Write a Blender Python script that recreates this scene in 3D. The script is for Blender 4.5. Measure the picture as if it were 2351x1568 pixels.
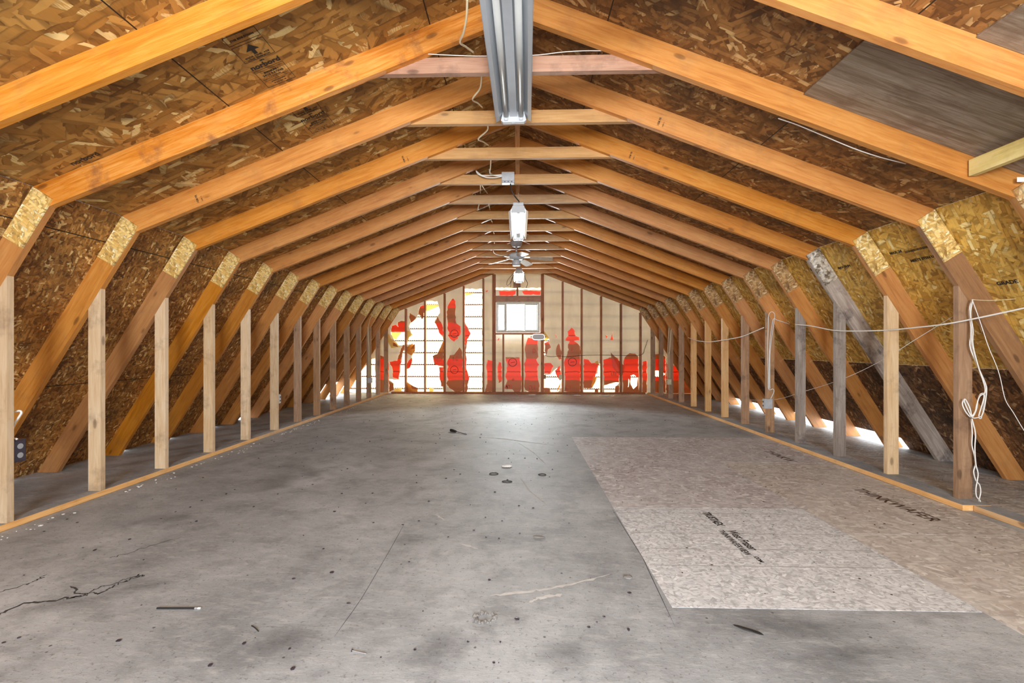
import bpy, bmesh, math, random
from mathutils import Vector, Matrix
from mathutils.geometry import delaunay_2d_cdt
random.seed(7)
C = bpy.context.scene
for o in list(bpy.data.objects): bpy.data.objects.remove(o)
col = C.collection

# ------------------------------------------------------------------ camera, world, light, exposure
W, HH = 2351.0, 1568.0
F = 1091.0            # focal length in pixels of the full frame
H = 1.05              # eye height
VX, VY = 1190.0, 796.0
TH = 0.029            # the camera looks a touch left of the room axis
cam = bpy.data.cameras.new('camera'); co = bpy.data.objects.new('camera', cam); col.objects.link(co)
co.location = (0, 0, H); co.rotation_euler = (math.pi/2, 0, TH)
cam.sensor_fit = 'HORIZONTAL'; cam.sensor_width = 36; cam.lens = 36*F/W
cam.shift_x = (W/2 - (VX - F*math.tan(TH)))/W
cam.shift_y = (VY - HH/2)/W
cam.clip_start = 0.02
C.camera = co

w = bpy.data.worlds.new('world'); C.world = w; w.use_nodes = True
w.node_tree.nodes['Background'].inputs[0].default_value = (0.93, 0.97, 1.0, 1)
w.node_tree.nodes['Background'].inputs[1].default_value = 4.4

def area(name, loc, rot, sx, sy, power, color=(1, 1, 1)):
    l = bpy.data.lights.new(name, 'AREA'); l.shape = 'RECTANGLE'; l.size = sx; l.size_y = sy
    l.energy = power; l.color = color
    o = bpy.data.objects.new(name, l); col.objects.link(o); o.location = loc; o.rotation_euler = rot
    return o
# daylight through the opening in the gable behind the camera
area('daylight_rear_opening', (0.1, -2.55, 1.55), (math.pi/2, 0, 0), 1.5, 1.3, 275, (0.86, 0.94, 1.0))
# the photographer's flash, tilted up
area('flash', (0.0, -0.35, 1.40), (math.pi/2+0.40, 0, 0), 0.35, 0.30, 48, (1.0, 0.97, 0.93))
# daylight through the far gable's window
area('daylight_far_window', (-0.01, 10.716, 1.70), (-math.pi/2+0.20, 0, 0), 0.88, 0.6, 165, (0.93, 0.97, 1.0))

vs = C.view_settings
vs.view_transform = 'Standard'; vs.look = 'None'; vs.gamma = 1.0; vs.use_curve_mapping = False
vs.exposure = 0.30

# ------------------------------------------------------------------ measuring helpers (room axes: X across, Y along, Z up)
def at(px, py, D):
    X = (px-VX)*D/F
    return Vector((X, D + TH*X, H - (py-VY)*D/F))
def atY(px, py, Y):
    return at(px, py, Y/(1+TH*(px-VX)/F))
def on_floor(px, py, z=0.0):
    t = (H-z)/(py-VY); X = (px-VX)*t
    return Vector((X, F*t + TH*X, z))

# ------------------------------------------------------------------ materials
MATS = {}
def newmat(name):
    m = bpy.data.materials.new(name); m.use_nodes = True
    nt = m.node_tree; b = nt.nodes['Principled BSDF']
    MATS[name] = m
    return m, nt, b
def N(nt, t, **k):
    n = nt.nodes.new(t)
    for a, v in k.items():
        if a.startswith('i_'): n.inputs[a[2:].replace('_', ' ')].default_value = v
        else: setattr(n, a, v)
    return n
def ramp(nt, stops, interp='LINEAR'):
    r = nt.nodes.new('ShaderNodeValToRGB'); cr = r.color_ramp; cr.interpolation = interp
    while len(cr.elements) < len(stops): cr.elements.new(0.5)
    for e, (p, c) in zip(cr.elements, stops):
        e.position = p; e.color = (*c, 1) if len(c) == 3 else c
    return r
def mixc(nt, a, b, fac, blend='MIX'):
    m = nt.nodes.new('ShaderNodeMix'); m.data_type = 'RGBA'; m.blend_type = blend
    L = nt.links
    for inp, v in ((m.inputs[6], a), (m.inputs[7], b), (m.inputs[0], fac)):
        if hasattr(v, 'is_output'): L.new(v, inp)
        elif isinstance(v, tuple): inp.default_value = (*v, 1)
        else: inp.default_value = v
    return m.outputs[2]
def mth(nt, op, a, b=0.0, c=0.0):
    m = nt.nodes.new('ShaderNodeMath'); m.operation = op
    for i, v in enumerate((a, b, c)):
        if hasattr(v, 'is_output'): nt.links.new(v, m.inputs[i])
        else: m.inputs[i].default_value = v
    return m.outputs[0]
def mapping(nt, vec, scale=(1, 1, 1), rot=(0, 0, 0), loc=(0, 0, 0)):
    m = nt.nodes.new('ShaderNodeMapping'); nt.links.new(vec, m.inputs[0])
    m.inputs[1].default_value = loc; m.inputs[2].default_value = rot; m.inputs[3].default_value = scale
    return m.outputs[0]
def noise(nt, vec, scale=5, detail=3, rough=0.55, dist=0.0):
    n = N(nt, 'ShaderNodeTexNoise'); nt.links.new(vec, n.inputs['Vector'])
    n.inputs['Scale'].default_value = scale; n.inputs['Detail'].default_value = detail
    n.inputs['Roughness'].default_value = rough; n.inputs['Distortion'].default_value = dist
    return n
def plain(name, c, rough=0.6, metal=0.0, emit=None, es=1.0, var=0.12):
    m, nt, b = newmat(name)
    tc = N(nt, 'ShaderNodeTexCoord')
    n = noise(nt, tc.outputs['Object'], 24, 3)
    r = ramp(nt, [(0.3, tuple(x*(1-var) for x in c)), (0.7, tuple(min(1, x*(1+var)) for x in c))])
    nt.links.new(n.outputs[0], r.inputs[0]); nt.links.new(r.outputs[0], b.inputs['Base Color'])
    b.inputs['Roughness'].default_value = rough; b.inputs['Metallic'].default_value = metal
    if emit:
        b.inputs['Emission Color'].default_value = (*emit, 1); b.inputs['Emission Strength'].default_value = es
    return m

def wood(name, dark, mid, light, rough=0.55, stain=0.0, stainc=(0.12, 0.07, 0.05), knot=1.0):
    """sawn softwood, grain along local X"""
    m, nt, b = newmat(name); L = nt.links
    tc = N(nt, 'ShaderNodeTexCoord'); oi = N(nt, 'ShaderNodeObjectInfo')
    off = N(nt, 'ShaderNodeCombineXYZ')
    k = mth(nt, 'MULTIPLY', oi.outputs['Random'], 37.0)
    L.new(k, off.inputs[0]); L.new(mth(nt, 'MULTIPLY', k, 1.7), off.inputs[1]); L.new(mth(nt, 'MULTIPLY', k, 0.6), off.inputs[2])
    add = N(nt, 'ShaderNodeVectorMath', operation='ADD'); L.new(tc.outputs['Object'], add.inputs[0]); L.new(off.outputs[0], add.inputs[1])
    v = add.outputs[0]
    g = noise(nt, mapping(nt, v, (1.6, 22, 22)), 2.2, 4, 0.6, 0.8)
    f = noise(nt, mapping(nt, v, (5, 160, 160)), 2.0, 2, 0.6)
    big = noise(nt, mapping(nt, v, (1, 3, 3)), 2.3, 2)
    r = ramp(nt, [(0.28, dark), (0.47, mid), (0.72, light)])
    mx = mth(nt, 'ADD', mth(nt, 'MULTIPLY', g.outputs[0], 0.6), mth(nt, 'MULTIPLY', f.outputs[0], 0.18))
    mx = mth(nt, 'ADD', mx, mth(nt, 'MULTIPLY', big.outputs[0], 0.25))
    L.new(mx, r.inputs[0])
    # knots
    kv = N(nt, 'ShaderNodeTexVoronoi'); L.new(mapping(nt, v, (3.0, 7.5, 7.5)), kv.inputs['Vector']); kv.inputs['Scale'].default_value = 1.0
    kr = ramp(nt, [(0.0, (1, 1, 1)), (0.085, (0.75, 0.75, 0.75)), (0.12, (0.12, 0.12, 0.12)), (0.2, (0, 0, 0))])
    L.new(kv.outputs['Distance'], kr.inputs[0])
    c = mixc(nt, r.outputs[0], tuple(x*0.32 for x in dark), mth(nt, 'MULTIPLY', kr.outputs[0], 0.75*knot))
    # per-board brightness
    hs = N(nt, 'ShaderNodeHueSaturation'); L.new(c, hs.inputs['Color'])
    L.new(mth(nt, 'ADD', mth(nt, 'MULTIPLY', oi.outputs['Random'], 0.30), 0.85), hs.inputs['Value'])
    r2 = mth(nt, 'FRACT', mth(nt, 'MULTIPLY', oi.outputs['Random'], 7.3))
    L.new(mth(nt, 'ADD', mth(nt, 'MULTIPLY', r2, 0.15), 0.93), hs.inputs['Saturation'])
    c = hs.outputs[0]
    s = noise(nt, v, 5.5, 5, 0.65)
    sr = ramp(nt, [(0.53, (0, 0, 0)), (0.68, (1, 1, 1))]); L.new(s.outputs[0], sr.inputs[0])
    c = mixc(nt, c, stainc, mth(nt, 'MULTIPLY', sr.outputs[0], 0.25 + stain*0.6 if stain else 0.18))
    L.new(c, b.inputs['Base Color']); b.inputs['Roughness'].default_value = rough
    bp = N(nt, 'ShaderNodeBump'); bp.inputs['Strength'].default_value = 0.25; bp.inputs['Distance'].default_value = 0.002
    L.new(mth(nt, 'ADD', f.outputs[0], kr.outputs[0]), bp.inputs['Height']); L.new(bp.outputs[0], b.inputs['Normal'])
    return m

def osb(name, dark, mid, light, pale, sx=9, sy=34, seam=None, stain=0.35, stainc=(0.03, 0.018, 0.01), palefrac=0.86, rough=0.6, blotch=3.0, dust=None, face='XY'):
    """oriented strand board: long flakes in three directions, board in the local XY plane"""
    m, nt, b = newmat(name); L = nt.links
    tc = N(nt, 'ShaderNodeTexCoord'); v0 = tc.outputs['Object']
    if face == 'XZ': v0 = mapping(nt, v0, rot=(math.pi/2, 0, 0))
    wn = noise(nt, v0, 9, 2)
    sub = N(nt, 'ShaderNodeVectorMath', operation='SUBTRACT'); L.new(wn.outputs['Color'], sub.inputs[0]); sub.inputs[1].default_value = (.5, .5, .5)
    sc = N(nt, 'ShaderNodeVectorMath', operation='SCALE'); L.new(sub.outputs[0], sc.inputs[0]); sc.inputs['Scale'].default_value = 0.02
    ad = N(nt, 'ShaderNodeVectorMath', operation='ADD'); L.new(v0, ad.inputs[0]); L.new(sc.outputs[0], ad.inputs[1])
    v = ad.outputs[0]
    tone = None; edge = None
    for i, (ang, s) in enumerate(((0.15, 1.0), (0.75, 1.15), (-0.6, 1.05), (1.45, 1.3))):
        rot = N(nt, 'ShaderNodeVectorRotate', rotation_type='Z_AXIS'); L.new(v, rot.inputs[0]); rot.inputs['Angle'].default_value = ang
        vo = N(nt, 'ShaderNodeTexVoronoi'); vo.distance = 'CHEBYCHEV'
        L.new(mapping(nt, rot.outputs[0], (sx*s, sy*s, 1), loc=(i*3.7, i*9.1, i*0.77)), vo.inputs['Vector']); vo.inputs['Scale'].default_value = 1
        sp = N(nt, 'ShaderNodeSeparateColor'); L.new(vo.outputs['Color'], sp.inputs[0])
        t = sp.outputs[0]; e = vo.outputs['Distance']
        if tone is None: tone, edge = t, e
        else:
            k = mth(nt, 'GREATER_THAN', sp.outputs[1], 0.62)
            def mixf(a, bb, kk):
                x = N(nt, 'ShaderNodeMix'); L.new(kk, x.inputs[0]); L.new(a, x.inputs[2]); L.new(bb, x.inputs[3]); return x.outputs[0]
            tone = mixf(tone, t, k); edge = mixf(edge, e, k)
    fine = noise(nt, mapping(nt, v, (12, 90, 1)), 1.5, 3)
    t2 = mth(nt, 'ADD', mth(nt, 'MULTIPLY', tone, 0.85), mth(nt, 'MULTIPLY', fine.outputs[0], 0.22))
    r = ramp(nt, [(0.05, dark), (0.35, mid), (0.70, light), (palefrac, light), (palefrac+0.06, pale)])
    L.new(t2, r.inputs[0])
    er = ramp(nt, [(0.38, (0, 0, 0)), (0.62, (1, 1, 1))]); L.new(edge, er.inputs[0])
    c = mixc(nt, r.outputs[0], tuple(x*0.35 for x in dark), mth(nt, 'MULTIPLY', er.outputs[0], 0.5))
    s = noise(nt, v0, blotch, 5, 0.65)
    sr = ramp(nt, [(0.46, (0, 0, 0)), (0.68, (1, 1, 1))]); L.new(s.outputs[0], sr.inputs[0])
    c = mixc(nt, c, stainc, mth(nt, 'MULTIPLY', sr.outputs[0], stain))
    if dust:
        dn = noise(nt, v0, 1.3, 4, 0.6)
        dr = ramp(nt, [(0.35, (0.2, 0.2, 0.2)), (0.62, (0.9, 0.9, 0.9))]); L.new(dn.outputs[0], dr.inputs[0])
        c = mixc(nt, c, dust, mth(nt, 'MULTIPLY', dr.outputs[0], 0.6))
    if seam:
        sxyz = N(nt, 'ShaderNodeSeparateXYZ'); L.new(v0, sxyz.inputs[0])
        lines = None
        for out, per, ph in ((sxyz.outputs[0], seam[0], seam[2]), (sxyz.outputs[1], seam[1], seam[3])):
            q = mth(nt, 'PINGPONG', mth(nt, 'ADD', out, ph), per/2)
            ln = mth(nt, 'LESS_THAN', q, 0.0035)
            lines = ln if lines is None else mth(nt, 'MAXIMUM', lines, ln)
        c = mixc(nt, c, (0.01, 0.007, 0.005), lines)
    L.new(c, b.inputs['Base Color']); b.inputs['Roughness'].default_value = rough
    bp = N(nt, 'ShaderNodeBump'); bp.inputs['Strength'].default_value = 0.45; bp.inputs['Distance'].default_value = 0.002
    L.new(mth(nt, 'ADD', tone, mth(nt, 'MULTIPLY', edge, -0.8)), bp.inputs['Height']); L.new(bp.outputs[0], b.inputs['Normal'])
    return m

M_raft = wood('orange_pine', (0.36, 0.120, 0.026), (0.55, 0.215, 0.048), (0.68, 0.33, 0.095), 0.5)
M_raftS = wood('stained_orange_pine', (0.26, 0.085, 0.030), (0.52, 0.195, 0.050), (0.70, 0.36, 0.13), 0.5, 0.75, (0.20, 0.075, 0.035))
M_low = wood('brown_pine', (0.30, 0.105, 0.020), (0.46, 0.180, 0.036), (0.58, 0.27, 0.07), 0.55)
M_low_r = wood('dusty_brown_pine', (0.19, 0.080, 0.026), (0.33, 0.150, 0.050), (0.45, 0.235, 0.088), 0.6, 0.3)
M_rose = wood('rosy_pine', (0.26, 0.12, 0.07), (0.40, 0.21, 0.13), (0.52, 0.31, 0.21), 0.55, 0.4)
M_tie = wood('tan_pine', (0.34, 0.165, 0.06), (0.50, 0.265, 0.10), (0.62, 0.37, 0.16), 0.55)
M_stud = wood('pale_pine', (0.50, 0.30, 0.15), (0.70, 0.48, 0.27), (0.84, 0.66, 0.45), 0.6, 0.15)
M_grey = wood('weathered_grey_pine', (0.16, 0.12, 0.10), (0.30, 0.24, 0.20), (0.50, 0.44, 0.38), 0.7, 0.8, (0.07, 0.05, 0.05))
M_dkstud = wood('brown_stud_pine', (0.18, 0.09, 0.045), (0.34, 0.19, 0.10), (0.50, 0.31, 0.18), 0.65, 0.5)
M_plate = wood('sill_pine', (0.55, 0.26, 0.09), (0.75, 0.42, 0.17), (0.85, 0.58, 0.30), 0.55)
M_gable = wood('red_brown_pine', (0.20, 0.06, 0.02), (0.34, 0.11, 0.035), (0.50, 0.20, 0.07), 0.6, 0.2)
M_greenish = wood('yellow_green_pine', (0.45, 0.33, 0.09), (0.64, 0.51, 0.20), (0.76, 0.64, 0.33), 0.6)
M_ply = wood('weathered_plywood', (0.085, 0.06, 0.038), (0.22, 0.17, 0.12), (0.46, 0.40, 0.33), 0.6, 0.3, knot=0.0)

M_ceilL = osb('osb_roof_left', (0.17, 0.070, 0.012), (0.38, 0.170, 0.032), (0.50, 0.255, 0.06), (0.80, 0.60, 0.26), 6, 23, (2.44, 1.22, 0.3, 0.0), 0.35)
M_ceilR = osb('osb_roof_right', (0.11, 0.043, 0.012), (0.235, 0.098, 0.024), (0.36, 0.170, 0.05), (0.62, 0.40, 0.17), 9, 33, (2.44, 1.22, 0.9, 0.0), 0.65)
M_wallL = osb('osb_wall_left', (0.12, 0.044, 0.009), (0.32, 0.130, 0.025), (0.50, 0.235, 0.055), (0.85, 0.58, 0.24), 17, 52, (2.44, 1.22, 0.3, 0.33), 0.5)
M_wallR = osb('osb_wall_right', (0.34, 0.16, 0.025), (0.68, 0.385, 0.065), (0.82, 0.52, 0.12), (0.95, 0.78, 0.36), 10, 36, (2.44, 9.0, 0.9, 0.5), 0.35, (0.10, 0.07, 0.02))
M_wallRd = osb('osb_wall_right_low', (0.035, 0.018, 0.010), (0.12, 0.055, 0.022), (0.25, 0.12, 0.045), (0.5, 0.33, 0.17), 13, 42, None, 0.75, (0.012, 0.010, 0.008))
M_gus = osb('osb_gusset', (0.45, 0.24, 0.05), (0.74, 0.46, 0.13), (0.88, 0.64, 0.25), (0.96, 0.84, 0.52), 16, 55, None, 0.1, face='XZ')
M_gusR = osb('osb_gusset_brown', (0.25, 0.12, 0.04), (0.46, 0.25, 0.09), (0.62, 0.38, 0.16), (0.8, 0.62, 0.35), 16, 55, None, 0.3, face='XZ')
M_gusM = osb('osb_gusset_mouldy', (0.06, 0.04, 0.03), (0.20, 0.15, 0.10), (0.50, 0.42, 0.32), (0.85, 0.8, 0.7), 22, 40, None, 0.8, (0.8, 0.76, 0.68), blotch=14, face='XZ')
M_panA = osb('osb_floor_new', (0.56, 0.58, 0.61), (0.70, 0.725, 0.76), (0.77, 0.795, 0.83), (0.88, 0.90, 0.93), 20, 60, None, 0.12, (0.25, 0.23, 0.2), rough=0.55)
M_panB = osb('osb_floor_mottled', (0.27, 0.21, 0.22), (0.50, 0.455, 0.46), (0.67, 0.64, 0.64), (0.90, 0.89, 0.88), 13, 40, None, 0.35, (0.24, 0.14, 0.16), blotch=6, dust=(0.70, 0.71, 0.73))
M_panC = osb('osb_floor_brown', (0.32, 0.25, 0.21), (0.54, 0.475, 0.42), (0.68, 0.63, 0.58), (0.86, 0.83, 0.79), 12, 38, None, 0.35, (0.24, 0.14, 0.14), blotch=5, dust=(0.70, 0.69, 0.68))
M_eave = osb('osb_eave', (0.14, 0.11, 0.085), (0.36, 0.31, 0.26), (0.58, 0.52, 0.44), (0.85, 0.80, 0.70), 4, 60, None, 0.6, (0.08, 0.07, 0.08), dust=(0.66, 0.65, 0.64))

def floor_mat():
    m, nt, b = newmat('grey_coated_floor'); L = nt.links
    tc = N(nt, 'ShaderNodeTexCoord'); v = tc.outputs['Object']
    a = noise(nt, mapping(nt, v, (1, 0.8, 1)), 1.1, 7, 0.62, 0.4)
    r = ramp(nt, [(0.30, (0.20, 0.214, 0.228)), (0.44, (0.34, 0.362, 0.385)), (0.57, (0.435, 0.462, 0.49)), (0.70, (0.57, 0.60, 0.635))])
    L.new(a.outputs[0], r.inputs[0])
    f = noise(nt, v, 55, 5, 0.75)
    c = mixc(nt, r.outputs[0], (0.12, 0.12, 0.12), mth(nt, 'MULTIPLY', mth(nt, 'GREATER_THAN', f.outputs[0], 0.60), 0.6))
    # trowelled streaks
    st = noise(nt, mapping(nt, v, (3, 7, 1), (0, 0, 0.5)), 3.5, 8, 0.75, 0.3)
    sr = ramp(nt, [(0.50, (0, 0, 0)), (0.72, (1, 1, 1))]); L.new(st.outputs[0], sr.inputs[0])
    cl = noise(nt, v, 4.5, 8, 0.7); cr = ramp(nt, [(0.38, (1, 1, 1)), (0.52, (0, 0, 0))]); L.new(cl.outputs[0], cr.inputs[0])
    c = mixc(nt, c, (0.19, 0.20, 0.212), mth(nt, 'MULTIPLY', cr.outputs[0], 0.5))
    c = mixc(nt, c, (0.62, 0.63, 0.64), mth(nt, 'MULTIPLY', sr.outputs[0], 0.5))
    # damp dark patches
    w1 = noise(nt, v, 0.9, 3, 0.5, 0.6)
    wr = ramp(nt, [(0.60, (0, 0, 0)), (0.70, (1, 1, 1))]); L.new(w1.outputs[0], wr.inputs[0])
    c = mixc(nt, c, (0.11, 0.11, 0.11), mth(nt, 'MULTIPLY', wr.outputs[0], 0.55))
    # pits
    vo = N(nt, 'ShaderNodeTexVoronoi'); L.new(v, vo.inputs['Vector']); vo.inputs['Scale'].default_value = 9
    pr = ramp(nt, [(0.035, (1, 1, 1)), (0.06, (0, 0, 0))]); L.new(vo.outputs['Distance'], pr.inputs[0])
    c = mixc(nt, c, (0.06, 0.055, 0.05), mth(nt, 'MULTIPLY', pr.outputs[0], 0.8))
    L.new(c, b.inputs['Base Color'])
    b.inputs['Roughness'].default_value = 0.62
    bp = N(nt, 'ShaderNodeBump'); bp.inputs['Strength'].default_value = 0.5; bp.inputs['Distance'].default_value = 0.006
    L.new(mth(nt, 'ADD', st.outputs[0], mth(nt, 'MULTIPLY', f.outputs[0], 0.3)), bp.inputs['Height']); L.new(bp.outputs[0], b.inputs['Normal'])
    return m
M_floor = floor_mat()

def cream_mat():
    m, nt, b = newmat('cream_board_facing'); L = nt.links
    tc = N(nt, 'ShaderNodeTexCoord'); v = tc.outputs['Object']
    a = noise(nt, mapping(nt, v, (1.5, 1, 0.5)), 2.2, 5, 0.6)
    r = ramp(nt, [(0.35, (0.78, 0.71, 0.58)), (0.6, (0.92, 0.86, 0.74))]); L.new(a.outputs[0], r.inputs[0])
    f = noise(nt, v, 90, 3, 0.7)
    c = mixc(nt, r.outputs[0], (0.45, 0.36, 0.25), mth(nt, 'MULTIPLY', mth(nt, 'GREATER_THAN', f.outputs[0], 0.63), 0.5))
    L.new(c, b.inputs['Base Color']); b.inputs['Roughness'].default_value = 0.8
    tr = N(nt, 'ShaderNodeBsdfTranslucent'); tr.inputs[0].default_value = (0.88, 0.85, 0.78, 1)
    mx = N(nt, 'ShaderNodeMixShader'); mx.inputs[0].default_value = 0.21
    L.new(b.outputs[0], mx.inputs[1]); L.new(tr.outputs[0], mx.inputs[2])
    L.new(mx.outputs[0], nt.nodes['Material Output'].inputs[0])
    return m
M_cream = cream_mat()

def film_mat():
    m, nt, b = newmat('red_printed_film'); L = nt.links
    tc = N(nt, 'ShaderNodeTexCoord'); v = tc.outputs['Object']
    s = N(nt, 'ShaderNodeSeparateXYZ'); L.new(v, s.inputs[0])
    a = noise(nt, mapping(nt, v, (3, 1, 1)), 2.0, 4, 0.6)
    z = mth(nt, 'ADD', s.outputs[2], mth(nt, 'MULTIPLY', a.outputs[0], 0.06))
    fr = mth(nt, 'FRACT', mth(nt, 'MULTIPLY', z, 1/0.81))
    # broad printed brown band between red bands
    rr = ramp(nt, [(0.0, (0.46, 0.21, 0.07)), (0.40, (0.46, 0.21, 0.07)), (0.42, (0.86, 0.13, 0.04)), (0.62, (0.88, 0.16, 0.05)), (0.64, (0.35, 0.06, 0.02)), (0.66, (0.88, 0.15, 0.045)), (1.0, (0.78, 0.10, 0.03))])
    L.new(fr, rr.inputs[0])
    n2 = noise(nt, v, 7, 4, 0.6)
    c = mixc(nt, rr.outputs[0], (0.50, 0.06, 0.02), mth(nt, 'MULTIPLY', n2.outputs[0], 0.22))
    L.new(c, b.inputs['Base Color']); b.inputs['Roughness'].default_value = 0.4
    tr = N(nt, 'ShaderNodeBsdfTranslucent'); L.new(c, tr.inputs[0])
    mx = N(nt, 'ShaderNodeMixShader'); mx.inputs[0].default_value = 0.42
    L.new(b.outputs[0], mx.inputs[1]); L.new(tr.outputs[0], mx.inputs[2])
    L.new(mx.outputs[0], nt.nodes['Material Output'].inputs[0])
    return m
M_film = film_mat()
def translucent(name, c, fac, rough=0.5, tcol=None):
    m, nt, b = newmat(name)
    tc = N(nt, 'ShaderNodeTexCoord'); n = noise(nt, tc.outputs['Object'], 6, 3)
    r = ramp(nt, [(0.3, tuple(x*0.9 for x in c)), (0.7, c)]); nt.links.new(n.outputs[0], r.inputs[0])
    nt.links.new(r.outputs[0], b.inputs['Base Color']); b.inputs['Roughness'].default_value = rough
    tr = N(nt, 'ShaderNodeBsdfTranslucent')
    if tcol: tr.inputs[0].default_value = (*tcol, 1)
    else: nt.links.new(r.outputs[0], tr.inputs[0])
    mx = N(nt, 'ShaderNodeMixShader'); mx.inputs[0].default_value = fac
    nt.links.new(b.outputs[0], mx.inputs[1]); nt.links.new(tr.outputs[0], mx.inputs[2])
    nt.links.new(mx.outputs[0], nt.nodes['Material Output'].inputs[0])
    return m
M_siding = translucent('thin_vinyl_siding', (0.90, 0.84, 0.66), 0.75, tcol=(1.0, 0.78, 0.44))
M_flap = translucent('torn_paper_flap', (0.80, 0.36, 0.08), 0.5)
M_flapy = translucent('torn_yellow_flap', (0.90, 0.68, 0.22), 0.5)
M_print = translucent('printed_orange_ink', (0.95, 0.26, 0.12), 0.5)
M_printd = plain('printed_dark_ink', (0.14, 0.03, 0.01))
M_ink = plain('black_ink', (0.02, 0.017, 0.015), 0.7)
M_inkb = plain('faded_brown_ink', (0.06, 0.03, 0.015), 0.7)
M_white = plain('white_enamel', (0.52, 0.53, 0.55), 0.35, var=0.04)
M_refl = plain('reflector_enamel', (0.44, 0.47, 0.51), 0.28, 0.15, var=0.03)
M_tube = plain('unlit_tube_glass', (0.40, 0.40, 0.39), 0.38, var=0.02)
M_tubel = plain('lit_tube_glass', (0.9, 0.9, 0.9), 0.3, emit=(1.0, 0.96, 0.88), es=3.0, var=0.01)
M_steel = plain('galvanised_steel', (0.55, 0.57, 0.60), 0.35, 0.6)
M_cable = plain('white_cable', (0.85, 0.84, 0.80), 0.5, var=0.05)
M_cabley = plain('yellowed_cable', (0.74, 0.64, 0.42), 0.5, var=0.05)
M_black = plain('black_rubber', (0.02, 0.02, 0.02), 0.5)
M_dkbox = plain('dark_plastic_box', (0.045, 0.035, 0.05), 0.4)
M_greybox = plain('grey_box_plate', (0.50, 0.51, 0.53), 0.5)
M_beige = plain('beige_plastic', (0.66, 0.58, 0.38), 0.5)
M_blade = plain('fan_blade_beige', (0.60, 0.50, 0.38), 0.5)
M_vinyl = plain('window_vinyl', (0.60, 0.60, 0.54), 0.45)
M_crack = plain('crack_dirt', (0.045, 0.045, 0.045), 0.9)
M_chalk = plain('chalky_scrape', (0.60, 0.60, 0.59), 0.9)
M_putty = plain('grey_putty', (0.22, 0.21, 0.20), 0.9)
M_foam = plain('white_foam', (0.85, 0.84, 0.82), 0.8)
M_lens = translucent('frosted_lens', (0.85, 0.87, 0.9), 0.3)
def glass():
    m, nt, b = newmat('window_glass'); L = nt.links
    t = N(nt, 'ShaderNodeBsdfTransparent'); t.inputs[0].default_value = (0.96, 0.98, 0.97, 1)
    g = N(nt, 'ShaderNodeBsdfGlossy'); g.inputs['Roughness'].default_value = 0.02
    fr = N(nt, 'ShaderNodeFresnel'); fr.inputs[0].default_value = 1.45
    mx = N(nt, 'ShaderNodeMixShader'); L.new(fr.outputs[0], mx.inputs[0]); L.new(t.outputs[0], mx.inputs[1]); L.new(g.outputs[0], mx.inputs[2])
    L.new(mx.outputs[0], nt.nodes['Material Output'].inputs[0]); return m
M_glass = glass()

# ------------------------------------------------------------------ object helpers
def tag(o, label=None, cat=None, group=None, kind=None):
    if label: o['label'] = label
    if cat: o['category'] = cat
    if group: o['group'] = group
    if kind: o['kind'] = kind
    return o
def link(name, me, mat, parent=None):
    me.name = name
    if mat: me.materials.append(mat)
    o = bpy.data.objects.new(name, me); col.objects.link(o)
    if parent: o.parent = parent
    return o
def empty(name, loc, label=None, cat=None, group=None, rz=0):
    o = bpy.data.objects.new(name, None); col.objects.link(o); o.location = loc; o.rotation_euler = (0, 0, rz)
    o.empty_display_size = 0.1
    return tag(o, label, cat, group)
def finish(bm, bev=0.0, smooth=False):
    if bev: bmesh.ops.bevel(bm, geom=[e for e in bm.edges if e.is_manifold and e.calc_face_angle(0) > 0.3], offset=bev, segments=1, affect='EDGES')
    bmesh.ops.recalc_face_normals(bm, faces=bm.faces)
    if smooth:
        for f in bm.faces: f.smooth = True
    me = bpy.data.meshes.new('mesh'); bm.to_mesh(me); bm.free(); return me
def add_prism(bm, pts, y0, y1):
    """pts in local (x,z), extruded along y"""
    a = [bm.verts.new((x, y0, z)) for x, z in pts]; b = [bm.verts.new((x, y1, z)) for x, z in pts]
    bm.faces.new(a); bm.faces.new(b[::-1]); n = len(pts)
    for i in range(n): bm.faces.new((a[i], b[i], b[(i+1) % n], a[(i+1) % n]))
def add_box(bm, lo, hi):
    r = bmesh.ops.create_cube(bm, size=1)['verts']
    for v in r: v.co = Vector([lo[i] + (v.co[i]+.5)*(hi[i]-lo[i]) for i in range(3)])
    return r
def plank(name, pts, y0, y1, ang, mat, parent=None, bev=0.0025):
    """member of constant depth along Y; its outline pts are (X,Z); grain runs along ang"""
    ox, oz = pts[0]; c, s = math.cos(ang), math.sin(ang)
    lp = [((x-ox)*c + (z-oz)*s, -(x-ox)*s + (z-oz)*c) for x, z in pts]
    bm = bmesh.new(); add_prism(bm, lp, 0, y1-y0)
    o = link(name, finish(bm, bev), mat, parent)
    o.location = (ox, y0, oz); o.rotation_euler = (0, -ang, 0)
    return o
def box(name, lo, hi, mat, parent=None, bev=0.0, long='x'):
    """box with its origin in its middle; long says along which axis the grain runs"""
    lo, hi = Vector(lo), Vector(hi); c = (lo+hi)/2; h = (hi-lo)/2
    bm = bmesh.new()
    if long == 'y': add_box(bm, (-h.y, -h.x, -h.z), (h.y, h.x, h.z)); rot = (0, 0, math.pi/2)
    elif long == 'z': add_box(bm, (-h.z, -h.y, -h.x), (h.z, h.y, h.x)); rot = (0, -math.pi/2, 0)
    else: add_box(bm, -h, h); rot = (0, 0, 0)
    o = link(name, finish(bm, bev), mat, parent); o.location = c; o.rotation_euler = rot
    return o
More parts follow.
